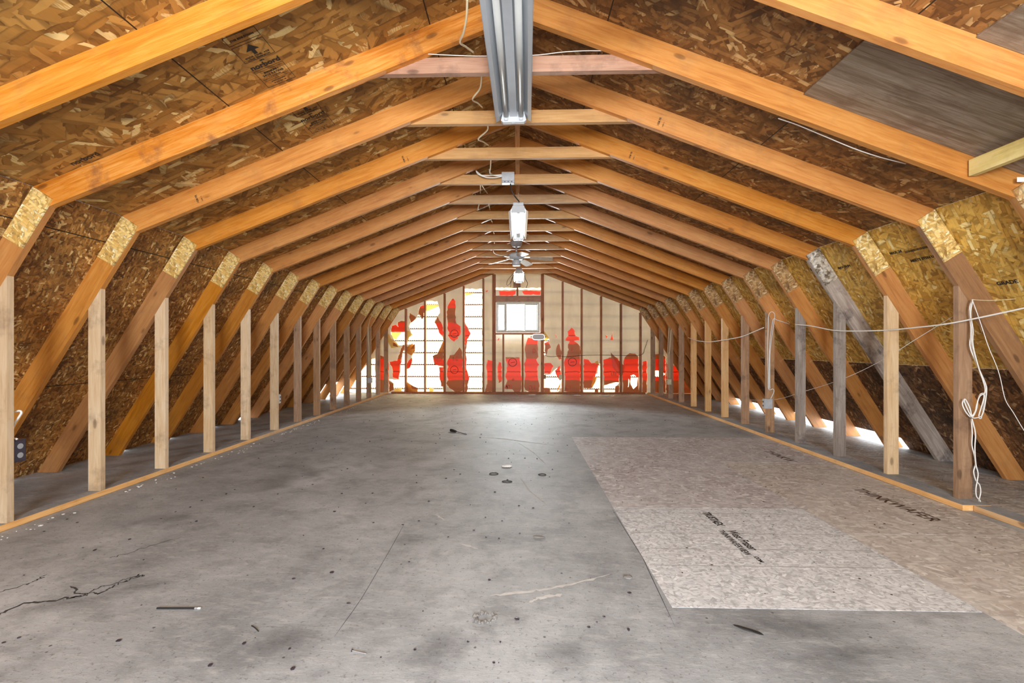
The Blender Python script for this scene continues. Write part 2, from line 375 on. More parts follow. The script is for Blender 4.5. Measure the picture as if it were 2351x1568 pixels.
def smoothpts(pts, n=6):
    pts = [Vector(p) for p in pts]
    if len(pts) < 3: return pts
    out = []
    P = [pts[0]*2-pts[1]] + pts + [pts[-1]*2-pts[-2]]
    for i in range(1, len(P)-2):
        for k in range(n):
            t = k/n; a, b, c, d = P[i-1], P[i], P[i+1], P[i+2]
            out.append(0.5*((2*b) + (c-a)*t + (2*a-5*b+4*c-d)*t*t + (3*b-a-3*c+d)*t**3))
    out.append(pts[-1]); return out
def add_tube(bm, pts, r, seg=7, cap=True):
    pts = [Vector(p) for p in pts]; rings = []
    up = Vector((0.13, 0.31, 0.94))
    for i, p in enumerate(pts):
        d = (pts[min(i+1, len(pts)-1)] - pts[max(i-1, 0)])
        if d.length < 1e-9: d = Vector((0, 0, 1))
        d.normalize()
        a = d.cross(up)
        if a.length < 0.05: a = d.cross(Vector((1, 0, 0)))
        a.normalize(); b = d.cross(a); up = (up - d*up.dot(d)); up = up.normalized() if up.length > .05 else Vector((1, 0, 0))
        rr = r[i] if isinstance(r, (list, tuple)) else r
        rings.append([bm.verts.new(p + rr*(math.cos(t)*a + math.sin(t)*b)) for t in [2*math.pi*k/seg for k in range(seg)]])
    for A, B in zip(rings, rings[1:]):
        for k in range(seg): bm.faces.new((A[k], A[(k+1) % seg], B[(k+1) % seg], B[k]))
    if cap: bm.faces.new(rings[0][::-1]); bm.faces.new(rings[-1])
def tube(name, paths, r, mat, parent=None, sm=6, seg=7):
    bm = bmesh.new()
    if not isinstance(paths[0], list): paths = [paths]
    o0 = Vector(paths[0][0]) if parent is None else Vector((0, 0, 0))
    for p in paths:
        q = [Vector(x)-o0 for x in p]
        add_tube(bm, smoothpts(q, sm) if sm else q, r, seg)
    o = link(name, finish(bm, 0, True), mat, parent); o.location = o0
    return o
def sheet(name, outline3, mat, parent=None, thick=0.0):
    bm = bmesh.new(); vsx = [bm.verts.new(p) for p in outline3]; f = bm.faces.new(vsx)
    if thick:
        bmesh.ops.recalc_face_normals(bm, faces=bm.faces)
        r = bmesh.ops.extrude_face_region(bm, geom=[f]); n = f.normal.copy()
        for v in [g for g in r['geom'] if isinstance(g, bmesh.types.BMVert)]: v.co += n*thick
    return link(name, finish(bm), mat, parent)
def text(name, s, size, mat, parent, M, bold=0.0, sx=1.0, align='LEFT', shear=0.0):
    cu = bpy.data.curves.new('t', 'FONT'); cu.body = s; cu.size = size; cu.extrude = 0.0004; cu.offset = bold; cu.align_x = align; cu.resolution_u = 3; cu.shear = shear
    to = bpy.data.objects.new('t', cu); col.objects.link(to)
    dg = bpy.context.evaluated_depsgraph_get(); me = bpy.data.meshes.new_from_object(to.evaluated_get(dg))
    bpy.data.objects.remove(to); bpy.data.curves.remove(cu)
    me.transform(Matrix.Diagonal((sx, 1, 1, 1))); me.materials.clear()
    o = link(name, me, mat, parent); o.matrix_basis = M
    return o
def frame(o, x, y):
    """matrix with origin o, x axis x, y axis y"""
    x = Vector(x).normalized(); y = Vector(y); z = x.cross(y).normalized(); y = z.cross(x)
    return Matrix(((x.x, y.x, z.x, o[0]), (x.y, y.y, z.y, o[1]), (x.z, y.z, z.z, o[2]), (0, 0, 0, 1)))

ORD = ['first', 'second', 'third', 'fourth', 'fifth', 'sixth', 'seventh', 'eighth', 'ninth', 'tenth', 'eleventh', 'twelfth', 'thirteenth', 'fourteenth', 'fifteenth']
SP = 0.61
def YT(n): return (4.32+n)*SP - (0.04 if n == -1 else 0)
YB, YE = -2.6, YT(13)+0.10      # rear and far ends of the shell
S1, S2 = 0.386, 1.578            # slopes of upper and lower rafters
KX, KZ = 2.675, 1.852           # inner knee
A1, A2 = math.atan(S1), math.atan(S2)
PK = KZ + KX*S1                 # inner peak
PKo = PK + 0.14/math.cos(A1)
LXo = KX + 0.14/math.sin(A2)    # outer line of the lower rafter at z = KZ
KXo = (KZ + S2*LXo - PKo)/(S2-S1); KZo = PKo - S1*KXo
def upz(x, off=0.0): return PK - S1*abs(x) + off/math.cos(A1)
def lowx(z, off=0.0): return KX + (KZ-z)/S2 + off/math.sin(A2)

# ------------------------------------------------------------------ the setting: floor, walls, roof
bm = bmesh.new(); add_box(bm, (-4.035, YB, -0.12), (4.035, YE+0.1, 0.0))
floor = link('floor', finish(bm), M_floor); tag(floor, kind='structure')

def slab(name, ys, ss, side, which, mat, poly=None, parent=None, thick=0.011):
    """sheathing board; local x runs along the room, local y up the slope from the lower edge"""
    if which == 'low': o = Vector((side*lowx(0, 0.1405), 0, 0)); up = Vector((-side*math.cos(A2), 0, math.sin(A2)))
    else: o = Vector((side*(KXo), 0, KZo+0.0005)); up = Vector((-side*math.cos(A1), 0, math.sin(A1)))
    pts = poly or [(ys[0], ss[0]), (ys[1], ss[0]), (ys[1], ss[1]), (ys[0], ss[1])]
    M = frame(o, (0, 1, 0), up)
    outward = Vector((side*math.sin(A2), 0, math.cos(A2))) if which == 'low' else Vector((side*math.sin(A1), 0, math.cos(A1)))
    sgn = 1 if (M.to_3x3() @ Vector((0, 0, 1))).dot(outward) > 0 else -1
    bm = bmesh.new(); a = [bm.verts.new((x, y, 0)) for x, y in pts]; b = [bm.verts.new((x, y, sgn*thick)) for x, y in pts]
    bm.faces.new(a); bm.faces.new(b[::-1]); n = len(pts)
    for i in range(n): bm.faces.new((a[i], b[i], b[(i+1) % n], a[(i+1) % n]))
    ob = link(name, finish(bm), mat, parent); ob.matrix_world = M
    return ob
LL = KZo/math.sin(A2); UL = KXo/math.cos(A1)
# left lower slope: little eave gaps left by broken board corners
gap = [(YB, 0.0)]
y = 3.4
for yy, wd in ((3.55, .05), (4.6, .10), (5.25, .09), (6.0, .12), (6.7, .12)):
    gap += [(yy, 0), (yy+.01, .035), (yy+wd, .06), (yy+wd+.02, 0)]
gap += [(9.3, 0), (9.32, 0.36), (YE, 0.36), (YE, LL), (YB, LL)]
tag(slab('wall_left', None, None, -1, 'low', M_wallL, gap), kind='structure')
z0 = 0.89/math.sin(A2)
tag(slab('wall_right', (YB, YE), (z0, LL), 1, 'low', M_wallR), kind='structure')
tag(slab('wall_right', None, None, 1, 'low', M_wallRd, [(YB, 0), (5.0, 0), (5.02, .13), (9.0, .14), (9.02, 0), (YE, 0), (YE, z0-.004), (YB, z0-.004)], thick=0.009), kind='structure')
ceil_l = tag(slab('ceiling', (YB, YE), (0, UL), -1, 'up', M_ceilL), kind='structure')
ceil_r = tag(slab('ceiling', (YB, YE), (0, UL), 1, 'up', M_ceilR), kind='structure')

def fill2d(loops, keep, eps=1e-6):
    """triangulate 2D loops; keep(set of loop ids) decides each face"""
    verts, edges = [], []
    for lp in loops:
        k = len(verts); n = len(lp); edges += [(k+i, k+(i+1) % n) for i in range(n)]; verts += [Vector(p) for p in lp]
    v, e, f, ov, oe, of = delaunay_2d_cdt(verts, edges, [], 0, eps)
    bb = [(min(p[0] for p in l), max(p[0] for p in l), min(p[1] for p in l), max(p[1] for p in l)) for l in loops]
    def inside(x, y, lp):
        c = False; j = len(lp)-1
        for i in range(len(lp)):
            (xi, yi), (xj, yj) = lp[i], lp[j]
            if (yi > y) != (yj > y) and x < (xj-xi)*(y-yi)/(yj-yi)+xi: c = not c
            j = i
        return c
    out = []
    for fc in f:
        x = sum(v[i].x for i in fc)/3; y = sum(v[i].y for i in fc)/3
        ids = {k for k, l in enumerate(loops) if bb[k][0] < x < bb[k][1] and bb[k][2] < y < bb[k][3] and inside(x, y, l)}
        if keep(ids): out.append(fc)
    return v, out
def layer(name, loops, keep, y, mat, parent=None, thick=0.003):
    v, fs = fill2d(loops, keep)
    bm = bmesh.new(); bv = [bm.verts.new((p.x, 0, p.y)) for p in v]
    for f in fs:
        try: bm.faces.new([bv[i] for i in f])
        except ValueError: pass
    bmesh.ops.delete(bm, geom=[x for x in bm.verts if not x.link_faces], context='VERTS')
    bmesh.ops.recalc_face_normals(bm, faces=bm.faces)
    if thick:
        r = bmesh.ops.extrude_face_region(bm, geom=list(bm.faces))
        for q in [g for g in r['geom'] if isinstance(g, bmesh.types.BMVert)]: q.co.y += thick
    o = link(name, finish(bm), mat, parent); o.location = (0, y, 0)
    return o
OUT = [(-3.96, 0.0), (3.96, 0.0), (KXo-.005, KZo-.005), (0, PKo-.005), (-KXo+.005, KZo-.005)]
WX0, WX1, WZ0, WZ1 = -0.500, 0.478, 1.362, 2.040
# rear gable behind the camera, with its opening
layer('wall_rear', [OUT, [(-.75, .85), (.95, .85), (.95, 2.25), (-.75, 2.25)]], lambda s: s == {0}, YB-0.02, M_wallL, None, 0.02)['kind'] = 'structure'

# ------------------------------------------------------------------ far gable: framing lumber, torn board, film, siding, window
YG = YT(13)                       # gable truss
YS = YG + 0.089                   # face of the sheathing
DG = YS + 0.0
def wpt(px, py): p = atY(px, py, DG); return (p.x, max(p.z, 0.012))
def cA(x, y): return wpt(860+x/6.032, 660+y/6.032)
def cB(x, y): return wpt(1120+x/6.032, 660+y/6.032)
def cC(x, y): return wpt(1350+x/7.838, 720+y/7.838)
def jag(poly, amp=0.012, step=0.05):
    out = []
    for i, p in enumerate(poly):
        a = Vector(p); b = Vector(poly[(i+1) % len(poly)]); L = (b-a).length; n = max(1, int(L/step))
        for k in range(n):
            q = a.lerp(b, k/n)
            if k and L > .03: q += Vector((random.uniform(-amp, amp), random.uniform(-amp, amp)))
            out.append((q.x, max(q.y, 0.012)))
    return out
def P(f, s): return jag([f(*p) for p in s])
OPEN = [P(cA, [(690,345),(640,395),(600,380),(570,440),(500,490),(480,530),(528,655),(480,690),(455,790),(560,795),(550,900),(520,940),(515,1040),(480,1120),(445,1130),(445,1300),(510,1350),(590,1390),(600,1450),(955,1455),(935,1350),(920,1230),(890,1105),(955,1100),(830,1065),(810,950),(870,920),(900,850),(955,740),(945,690),(920,660),(885,570),(830,480),(860,420),(905,350),(890,270),(870,190),(720,190),(700,260)]),
 P(cA, [(225,615),(425,615),(425,790),(390,800),(330,800),(280,740),(260,700)]),
 P(cA, [(400,880),(430,870),(430,1350),(405,1440),(350,1420),(270,1400),(265,1330),(200,1275),(340,1275),(360,1100),(385,960)]),
 P(cA, [(1248,20),(1492,20),(1492,1465),(1275,1465),(1300,1300),(1310,1250),(1270,1120),(1262,900),(1275,710),(1325,650),(1300,560),(1265,510),(1252,480)]),
 P(cA, [(-420,1478),(-90,1478),(-90,1050),(-180,1150),(-300,1300)]),
 P(cA, [(-60,1000),(10,980),(15,1478),(-60,1478)]),
 P(cB, [(100,6),(735,6),(735,30),(100,30)]),
 P(cB, [(762,700),(848,712),(850,740),(800,760),(785,790),(795,870),(800,940),(765,930)]),
 P(cB, [(765,1200),(860,1205),(940,1130),(1000,1080),(1020,1300),(1020,1390),(960,1460),(870,1450),(860,1390),(765,1390)]),
 P(cB, [(1530,1060),(1565,1050),(1565,1460),(1325,1460),(1325,1400),(1440,1395),(1500,1290),(1470,1210),(1520,1190)]),
 P(cC, [(290,1290),(480,1230),(560,1240),(490,1310),(480,1430),(290,1430)])]
TORN = [P(cA, [(690,250),(630,265),(605,360),(640,395),(650,440),(670,430),(680,350)]),
 P(cA, [(1085,145),(1120,190),(1120,440),(1130,495),(1190,540),(1195,620),(1150,710),(1100,750),(1050,715),(1015,670),(1030,620),(1005,560),(1010,470),(1000,400),(1005,270),(1040,200)]),
 P(cA, [(1175,825),(1205,870),(1210,940),(1222,1000),(1222,1430),(1140,1455),(1080,1420),(1030,1390),(990,1330),(1020,1280),(1000,1200),(1020,1100),(1000,1050),(1040,940),(1100,930),(1130,890)]),
 P(cA, [(1252,500),(1330,640),(1280,720),(1262,900),(1275,1000),(1265,1120),(1310,1250),(1275,1450),(1248,1460)]),
 P(cA, [(870,400),(920,480),(950,560),(955,690),(890,620),(870,560),(830,480)]),
 P(cA, [(955,740),(955,1090),(830,1065),(805,950),(870,920),(900,860)]),
 P(cA, [(890,1105),(955,1105),(955,1370),(920,1370),(900,1240)]),
 P(cA, [(485,345),(575,410),(560,440),(500,490),(480,420)]),
 P(cA, [(450,830),(560,780),(560,880),(500,940),(450,910)]),
 P(cA, [(455,1040),(515,960),(515,1050),(490,1110),(450,1130)]),
 P(cA, [(450,1320),(510,1350),(600,1400),(590,1455),(445,1455)]),
 P(cA, [(225,610),(240,530),(290,515),(330,550),(320,480),(370,460),(425,470),(425,612)]),
 P(cA, [(205,1030),(310,1015),(390,790),(415,800),(350,1100),(335,1275),(255,1250),(240,1100)]),
 P(cA, [(200,1290),(265,1330),(265,1420),(200,1450)]),
 P(cA, [(60,930),(135,960),(190,1000),(195,1460),(20,1470),(25,1000)]),
 P(cA, [(1565,1000),(1630,1015),(1640,1060),(1635,1440),(1530,1450),(1560,1330),(1560,1230),(1550,1070)]),
 P(cA, [(1535,40),(1575,38),(1555,65)]),
 P(cB, [(155,45),(390,40),(380,90),(340,115),(165,112)]),
 P(cB, [(470,50),(560,40),(730,50),(725,100),(500,95)]),
 P(cB, [(150,700),(160,700),(155,730),(130,725)]),
 P(cB, [(150,1030),(185,1040),(195,1180),(190,1300),(150,1330),(140,1200),(135,1100)]),
 P(cB, [(245,965),(440,970),(465,1240),(465,1400),(440,1455),(370,1450),(340,1410),(230,1400),(250,1340),(270,1290),(245,1240),(265,1160),(265,1050)]),
 P(cB, [(555,695),(690,720),(695,860),(700,960),(670,1000),(710,1070),(690,1090),(690,1240),(710,1330),(710,1440),(600,1465),(520,1420),(500,1370),(520,1230),(500,1060),(530,980),(515,830)]),
 P(cB, [(780,770),(840,755),(875,830),(830,860),(820,920),(795,945),(790,850)]),
 P(cB, [(945,850),(985,770),(1020,880),(1020,990),(990,1000),(945,930)]),
 P(cB, [(780,1050),(870,1045),(910,1090),(860,1200),(780,1190)]),
 P(cB, [(1000,1080),(930,1150),(960,1230),(1000,1290),(1020,1270)]),
 P(cB, [(770,1390),(860,1395),(860,1450),(780,1455)]),
 P(cB, [(935,640),(955,690),(940,695)]),
 P(cB, [(1160,555),(1205,600),(1215,670),(1265,690),(1265,730),(1190,740),(1240,770),(1280,820),(1285,1450),(1180,1470),(1060,1440),(1070,1260),(1055,1040),(1090,950),(1120,860),(1110,790),(1135,745),(1075,735),(1080,705),(1115,670),(1105,610)]),
 P(cB, [(1330,990),(1400,1000),(1440,1050),(1530,1050),(1500,1180),(1480,1290),(1440,1390),(1325,1390)]),
 P(cB, [(1480,1410),(1530,1410),(1530,1450),(1480,1450)]),
 P(cB, [(1625,655),(1660,680),(1640,705)]),
 P(cC, [(275,830),(350,810),(480,770),(545,810),(560,1240),(470,1240),(290,1290)]),
 P(cC, [(490,1310),(560,1290),(555,1420),(490,1420)]),
 P(cC, [(450,325),(440,400),(455,470),(400,475),(420,410)]),
 P(cC, [(660,790),(750,710),(850,720),(905,770),(915,1430),(625,1430),(625,960)]),
 P(cC, [(980,870),(1060,850),(1060,1420),(980,1420)]),
 P(cC, [(1190,730),(1330,720),(1400,780),(1400,1420),(1190,1420),(1160,1250),(1160,1000)]),
 P(cC, [(1410,900),(1800,1000),(1950,1440),(1410,1440)])]
HOLE = [P(cC, [(760,1120),(820,1095),(900,1150),(880,1300),(810,1370),(770,1280)]),
 P(cC, [(1160,1040),(1240,1020),(1340,1040),(1385,1090),(1340,1130),(1200,1140),(1190,1280),(1160,1320)]),
 P(cC, [(730,1170),(745,1200),(735,1300),(720,1330)]),
 P(cB, [(540,1440),(620,1462),(600,1470),(520,1465)])]
WIN = [(WX0, WZ0), (WX1, WZ0), (WX1, WZ1), (WX0, WZ1)]
loops = [OUT, WIN] + OPEN + TORN + HOLE
iO = set(range(2, 2+len(OPEN))); iT = set(range(2+len(OPEN), 2+len(OPEN)+len(TORN))); iH = set(range(2+len(OPEN)+len(TORN), len(loops)))
wall = layer('wall_back', loops, lambda s: 0 in s and 1 not in s and not (s & (iO | iT | iH)), YS+0.001, M_cream, None, 0.003)
tag(wall, kind='structure')
film = layer('printed_film', loops, lambda s: 0 in s and 1 not in s and not (s & iH) and bool(s & iT), 0.008, M_film, wall, 0.001)
film['label'] = 'red and brown printed film behind the torn cream facing'
# mirrored figures, rings and house marks printed on the film
def mark(s, px, py, size, mat=M_print):
    p = atY(px, py, DG); text('printed_figure', s, size, mat, wall, frame((p.x, 0.0065, p.z), (-1, 0, 0), (0, 0, 1)), 0.004)
for s, px, py in (('21', 1045, 741), ('21', 1047, 826), ('20', 1008, 827), ('12', 1172, 891), ('10', 1168, 892), ('00', 1224, 892), ('0', 1225, 808), ('5', 1312, 806), ('12', 1308, 893), ('30', 1413, 860)):
    mark(s, px+5, py+3, 0.15)
def ring(px, py, r):
    p = atY(px, py, DG); bm = bmesh.new(); n = 28
    add_tube(bm, [(p.x+r*math.cos(t), 0.006, p.z+r*math.sin(t)) for t in [2*math.pi*k/n for k in range(n+1)]], 0.006, 5)
    add_tube(bm, [(p.x-r*.5, 0.006, p.z-.01), (p.x+r*.1, .006, p.z), (p.x+r*.6, .006, p.z+.005)], 0.005, 5)
    link('printed_ring', finish(bm), M_printd, wall)
for px, py, r in ((1043, 766, .085), (1043, 849, .085), (1177, 832, .09), (1314, 831, .09)): ring(px, py, r)
p = atY(1178, 872, DG)
sheet('printed_house', [(p.x-.03, .0065, p.z-.03), (p.x+.03, .0065, p.z-.03), (p.x+.03, .0065, p.z+.015), (p.x, .0065, p.z+.04), (p.x-.03, .0065, p.z+.015)], M_print, wall, 0.0005)

# vinyl siding outside
EX = 0.2705
ztop = 1.05 + (796-671)*DG/F
bm = bmesh.new(); bh = bmesh.new()
zs = [ztop - EX*k for k in range(-6, 10)]
for z in zs:
    if z < 0.02 or z-EX > PKo: continue
    zb = max(z-EX, -0.03); zt = z
    if zt - zb < .03: continue
    hw = min(3.95, (PKo-zb)/S1 if zb > KZo else lowx(max(zb, 0), .14))
    if hw < 0.1: continue
    # one course: double 5 inch lap profile
    prof = [(0.0, zt), (0.016, zb+(zt-zb)*.5), (0.004, zb+(zt-zb)*.495), (0.018, zb)]
    segs = [(-hw, hw)]
    if zt > WZ0-.02 and zb < WZ1+.02: segs = [(-hw, WX0-.005), (WX1+.005, hw)]
    for x0, x1 in segs:
        a = [bm.verts.new((x0, d, q)) for d, q in prof]; b = [bm.verts.new((x1, d, q)) for d, q in prof]
        for k in range(3): bm.faces.new((a[k], a[k+1], b[k+1], b[k]))
        # nail hem: doubled strip with slots
        add_box(bh, (x0, -0.004, zt-.016), (x1, -0.001, zt+.002))
        x = x0+.02
        while x < x1-.03:
            add_box(bh, (x, -.004, zt+.002), (x+.022, -.001, zt+.017)); x += 0.042
siding = link('siding', finish(bm), M_siding, wall); siding.location = (0, 0.035, 0)
siding['label'] = 'sunlit yellowish lap siding seen through the torn holes'
hem = link('siding_nail_hem', finish(bh), M_printd, wall); hem.location = (0, 0.035, 0)

# torn flaps hanging from the board
def flap(name, pts, f, mat, out=0.05):
    o = []
    for i, (x, y) in enumerate(pts):
        q = f(x, y); o.append((q[0], -0.004 - out*(0.3+0.7*((i*37) % 5)/4), q[1]))
    c = sum((Vector(p) for p in o), Vector())/len(o); c.y -= out*.4
    bm = bmesh.new(); vs_ = [bm.verts.new(p) for p in o]; vc = bm.verts.new(c)
    for i in range(len(vs_)): bm.faces.new((vs_[i], vs_[(i+1) % len(vs_)], vc))
    return link(name, finish(bm), mat, wall)
flap('torn_flap', [(205,640),(170,700),(240,840),(365,825),(290,745),(240,720)], cA, M_flapy)
flap('torn_flap', [(245,720),(255,810),(340,825),(300,770)], cA, M_film, .06)
flap('torn_flap', [(715,240),(890,240),(885,265),(720,330)], cA, M_flapy, .02)
flap('torn_flap', [(230,620),(375,620),(300,720),(255,700)], cA, M_flapy, .02)
flap('torn_flap', [(1255,75),(1385,78),(1260,120)], cA, M_flapy, .02)
flap('torn_flap', [(450,830),(530,770),(545,800),(500,860),(560,850),(520,940),(450,905)], cA, M_flap)
flap('torn_flap', [(445,600),(480,600),(528,655),(470,700),(450,800)], cA, M_flapy, .02)
flap('torn_flap', [(755,1385),(830,1400),(810,1450),(765,1440)], cA, M_flapy)
flap('torn_flap', [(450,1320),(510,1350),(520,1400),(600,1410),(595,1450),(480,1455)], cA, M_flap)
flap('torn_flap', [(955,745),(890,880),(940,900)], cA, M_flap, .02)
flap('torn_flap', [(1460,1230),(1510,1240),(1440,1390),(1430,1350)], cB, M_flap)
flap('torn_flap', [(1010,1310),(1000,1370),(950,1450),(960,1400)], cB, M_flap)
flap('torn_flap', [(775,600),(850,700),(800,740),(770,700)], cB, M_flapy, .02)
flap('torn_flap', [(1520,1010),(1530,1050),(1490,1060),(1480,1030)], cB, M_flapy, .02)
flap('torn_flap', [(275,1400),(390,1390),(370,1440),(280,1460)], cA, M_flapy)
flap('torn_flap', [(1700,900),(1900,1100),(1850,1250),(1720,1100)], cB, M_film, .015)

# gable studs: one each
def gstud(px, z0=0.04, z1=None, wd=0.038, label='', y0=0.0, y1=0.0885, D=None, mat=None):
    x = atY(px, 800, YG+0.01).x
    zt = z1 if z1 else min(upz(abs(x)+wd/2), (KZ-(abs(x)-KX)*S2) if abs(x) > KX-.02 else 9)-.001
    o = box('gable_stud', (x-wd/2, YG+y0, z0), (x+wd/2, YG+y1, zt), mat or M_gable, None, 0.002, 'z')
    return tag(o, label, 'stud', 'upright studs of the far gable')
gl = ['closest to the left knee', 'second from the left knee, between torn bright holes', 'third from the left knee, left of the tall red patches', 'fourth from the left, left edge of the tall bright opening', 'right edge of the tall bright opening']
for px, l in zip((931.4, 975.5, 1020.4, 1064.5, 1109.5), gl): gstud(px, label='dark reddish gable stud, '+l)
for px, l in zip((1292, 1335.7, 1380.4, 1426, 1471), ('first to the right of the window', 'second to the right of the window', 'third to the right of the window', 'fourth to the right of the window', 'fifth and farthest right of the window')):
    gstud(px, label='dark reddish gable stud, '+l)
gstud(1134, wd=0.075, label='doubled king stud at the left side of the far window')
gstud(1245.5, wd=0.065, label='doubled king stud at the right side of the far window')
gstud(1155.5, z1=1.32, label='short cripple stud under the far window, left one')
gstud(1200, z1=1.32, label='short cripple stud under the far window, middle one')
gstud(1188, z0=2.185, z1=2.83, label='short cripple stud between header and roof peak above the window')
xk0, xk1 = atY(1134, 0, YG+.01).x+.039, atY(1245.5, 0, YG+.01).x-.034
tag(box('window_header', (xk0, YG, 2.053), (xk1, YG+.088, 2.183), M_rose, None, .002), 'thick brown header beam over the far window', 'beam')
tag(box('window_sill_plate', (xk0, YG, 1.322), (xk1, YG+.088, 1.358), M_gable, None, .002), 'flat brown sill board under the far window', 'board')
tag(box('blocking_board', (-.11, YG-.04, 2.36), (.05, YG-.001, 2.50), M_rose, None, .002), 'short brown block nailed above the far window header behind the third light', 'block')
tag(box('bottom_plate', (-2.85, YG, 0.001), (2.80, YG+.088, 0.039), M_gable, None, .002), 'long brown bottom plate under the far gable studs', 'board')

# far window
win = empty('window_1', (0, YG+0.03, 0)); tag(win, kind='structure')
bm = bmesh.new()
fx0, fx1, fz0, fz1 = WX0+.004, WX1-.004, WZ0+.002, WZ1-.002
for lo, hi in (((fx0, 0, fz0), (fx1, .09, fz0+.04)), ((fx0, 0, fz1-.04), (fx1, .09, fz1)), ((fx0, 0, fz0+.04), (fx0+.04, .09, fz1-.04)), ((fx1-.04, 0, fz0+.04), (fx1, .09, fz1-.04))): add_box(bm, lo, hi)
link('window_frame', finish(bm, .002), M_vinyl, win)
def sash(x0, x1, y, t=.026):
    bm = bmesh.new(); a, b = fz0+.04, fz1-.04
    for lo, hi in (((x0, y, a), (x1, y+.025, a+t)), ((x0, y, b-t), (x1, y+.025, b)), ((x0, y, a+t), (x0+t, y+.025, b-t)), ((x1-t, y, a+t), (x1, y+.025, b-t))): add_box(bm, lo, hi)
    s = link('sash', finish(bm, .002), M_vinyl, win)
    g = box('pane', (x0+t, y+.010, a+t), (x1-t, y+.014, b-t), M_glass, s)
def wx(bx): return atY(1120+bx/6.032, 0, YG+.06).x
sash(fx0+.041, wx(262), .025, .022); sash(wx(262)+.003, wx(505), .055, .022); sash(wx(505)+.003, fx1-.041, .025, .022)
box('meeting_rail', (wx(228), .018, fz0+.042), (wx(262), .0245, fz1-.042), M_vinyl, win, .002)

# ------------------------------------------------------------------ gambrel roof trusses
def build_truss(y):
    t = empty('roof_truss', (0, y, 0))
    for s in (-1, 1):
        plank('upper_rafter', [(0.0, PK), (s*KX, KZ), (s*KXo, KZo), (0.0, PKo)], 0, .038, math.atan2(-S1, s) if s > 0 else math.atan2(S1, 1), M_raft, t)
        plank('lower_rafter', [(s*KX, KZ), (s*lowx(0), 0.001), (s*lowx(0, .14), 0.001), (s*KXo, KZo)], 0, .038, math.atan2(-S2, s), M_low if s < 0 else M_low_r, t)
        v = Vector((s*math.cos(A2), -math.sin(A2))); n = Vector((s*math.sin(A2), math.cos(A2))); K = Vector((s*KX, KZ))
        a, b = K - v*.045, K + v*.285
        plank('gusset', [tuple(a), tuple(b), tuple(b+n*.132), tuple(a+n*.132)], -.0115, -.0005, math.atan2(v.y, v.x), M_gus if s < 0 else M_gusR, t, 0.001)
    plank('collar_tie', [(-1.02, 2.595), (1.02, 2.595), (.82, 2.684), (-.82, 2.684)], .0385, .0765, 0, M_tie, t)
    return t
def copy_thing(src):
    c = src.copy(); col.objects.link(c)
    for ch in list(src.children):
        d = ch.copy(); col.objects.link(d); d.parent = c; d.matrix_parent_inverse = ch.matrix_parent_inverse.copy()
    return c
def setmat(o, m):
    o.material_slots[0].link = 'OBJECT'; o.material_slots[0].material = m
T0 = build_truss(YT(0)); TR = {}
for n in range(-1, 14):
    t = T0 if n == 0 else copy_thing(T0)
    t.location = (0, YT(n), 0); TR[n] = t
extra = {-1: 'cropped by the top edge of the photo', 0: 'its collar tie rosy brown', 1: 'at the far end of the nearest shop light',
         2: 'first collar tie seen clear below the nearest light', 3: 'with the grey junction box and mouldy gusset', 4: 'just in front of the second shop light',
         5: 'above the near end of the second shop light', 6: 'above the second shop light', 7: 'above the ceiling fan', 8: 'just beyond the ceiling fan', 9: 'between the fan and the third light',
         10: 'above the third shop light', 11: 'third from the far gable', 12: 'last free one before the far gable', 13: 'set against the far gable wall'}
for n, t in TR.items():
    tag(t, '%s roof truss from the camera, %s' % (ORD[n+1], extra[n]), 'truss', 'gambrel roof trusses in a row')
for n, t in TR.items():
    for ch in t.children:
        nm = ch.name.split('.')[0]
        if nm == 'collar_tie' and n in (0,): setmat(ch, M_rose)
        if nm == 'gusset' and ch.location.x > 0:
            if n == 3: setmat(ch, M_gusM); ch['label'] = 'gusset spotted with white mould'
            if n in (2, 1): setmat(ch, M_gus)
        if nm == 'lower_rafter' and ch.location.x > 0:
            if n == 2: setmat(ch, M_low)
            if n == 3: setmat(ch, M_grey)
            if n >= 4: setmat(ch, M_raft)  # brighter orange wood carries light bounced from the eave and gable
        if nm == 'upper_rafter' and n == 0 and ch.data.name.endswith('upper_rafter'): setmat(ch, M_raftS); ch['label'] = 'blotchy stained rafter'
        if n == 13:
            if nm == 'collar_tie': bpy.data.objects.remove(ch); continue
        if n >= 11 and nm in ('upper_rafter',): setmat(ch, M_low)

def grade_stamp(n, s_, x, size=.021):
    t = TR[n]; r = [c for c in t.children if c.name.startswith('upper_rafter') and (c.location.x*0 + (1 if c.rotation_euler.y > 0 else -1)) == s_]
    if not r: return
    r = r[0]; zc = upz(x) + .028
    M = Matrix(((0, s_*0-0, 0, 0),)*4) if 0 else frame((s_*x, -.0008, zc), (s_*math.sin(A1)*1.0, 0, math.cos(A1)), (-math.cos(A1), 0, s_*math.sin(A1)))
    text('grade_stamp', 'HEM FIR', size, M_inkb, r, r.matrix_basis.inverted() @ M, .0004, .75)
    text('grade_stamp', 'S-DRY  2', size*.6, M_inkb, r, r.matrix_basis.inverted() @ M @ Matrix.Translation((0, -.03, 0)), .0002, .75)
for a_ in ((1, -1, 2.22), (2, -1, .92), (1, 1, .95), (2, 1, .90)): grade_stamp(*a_)

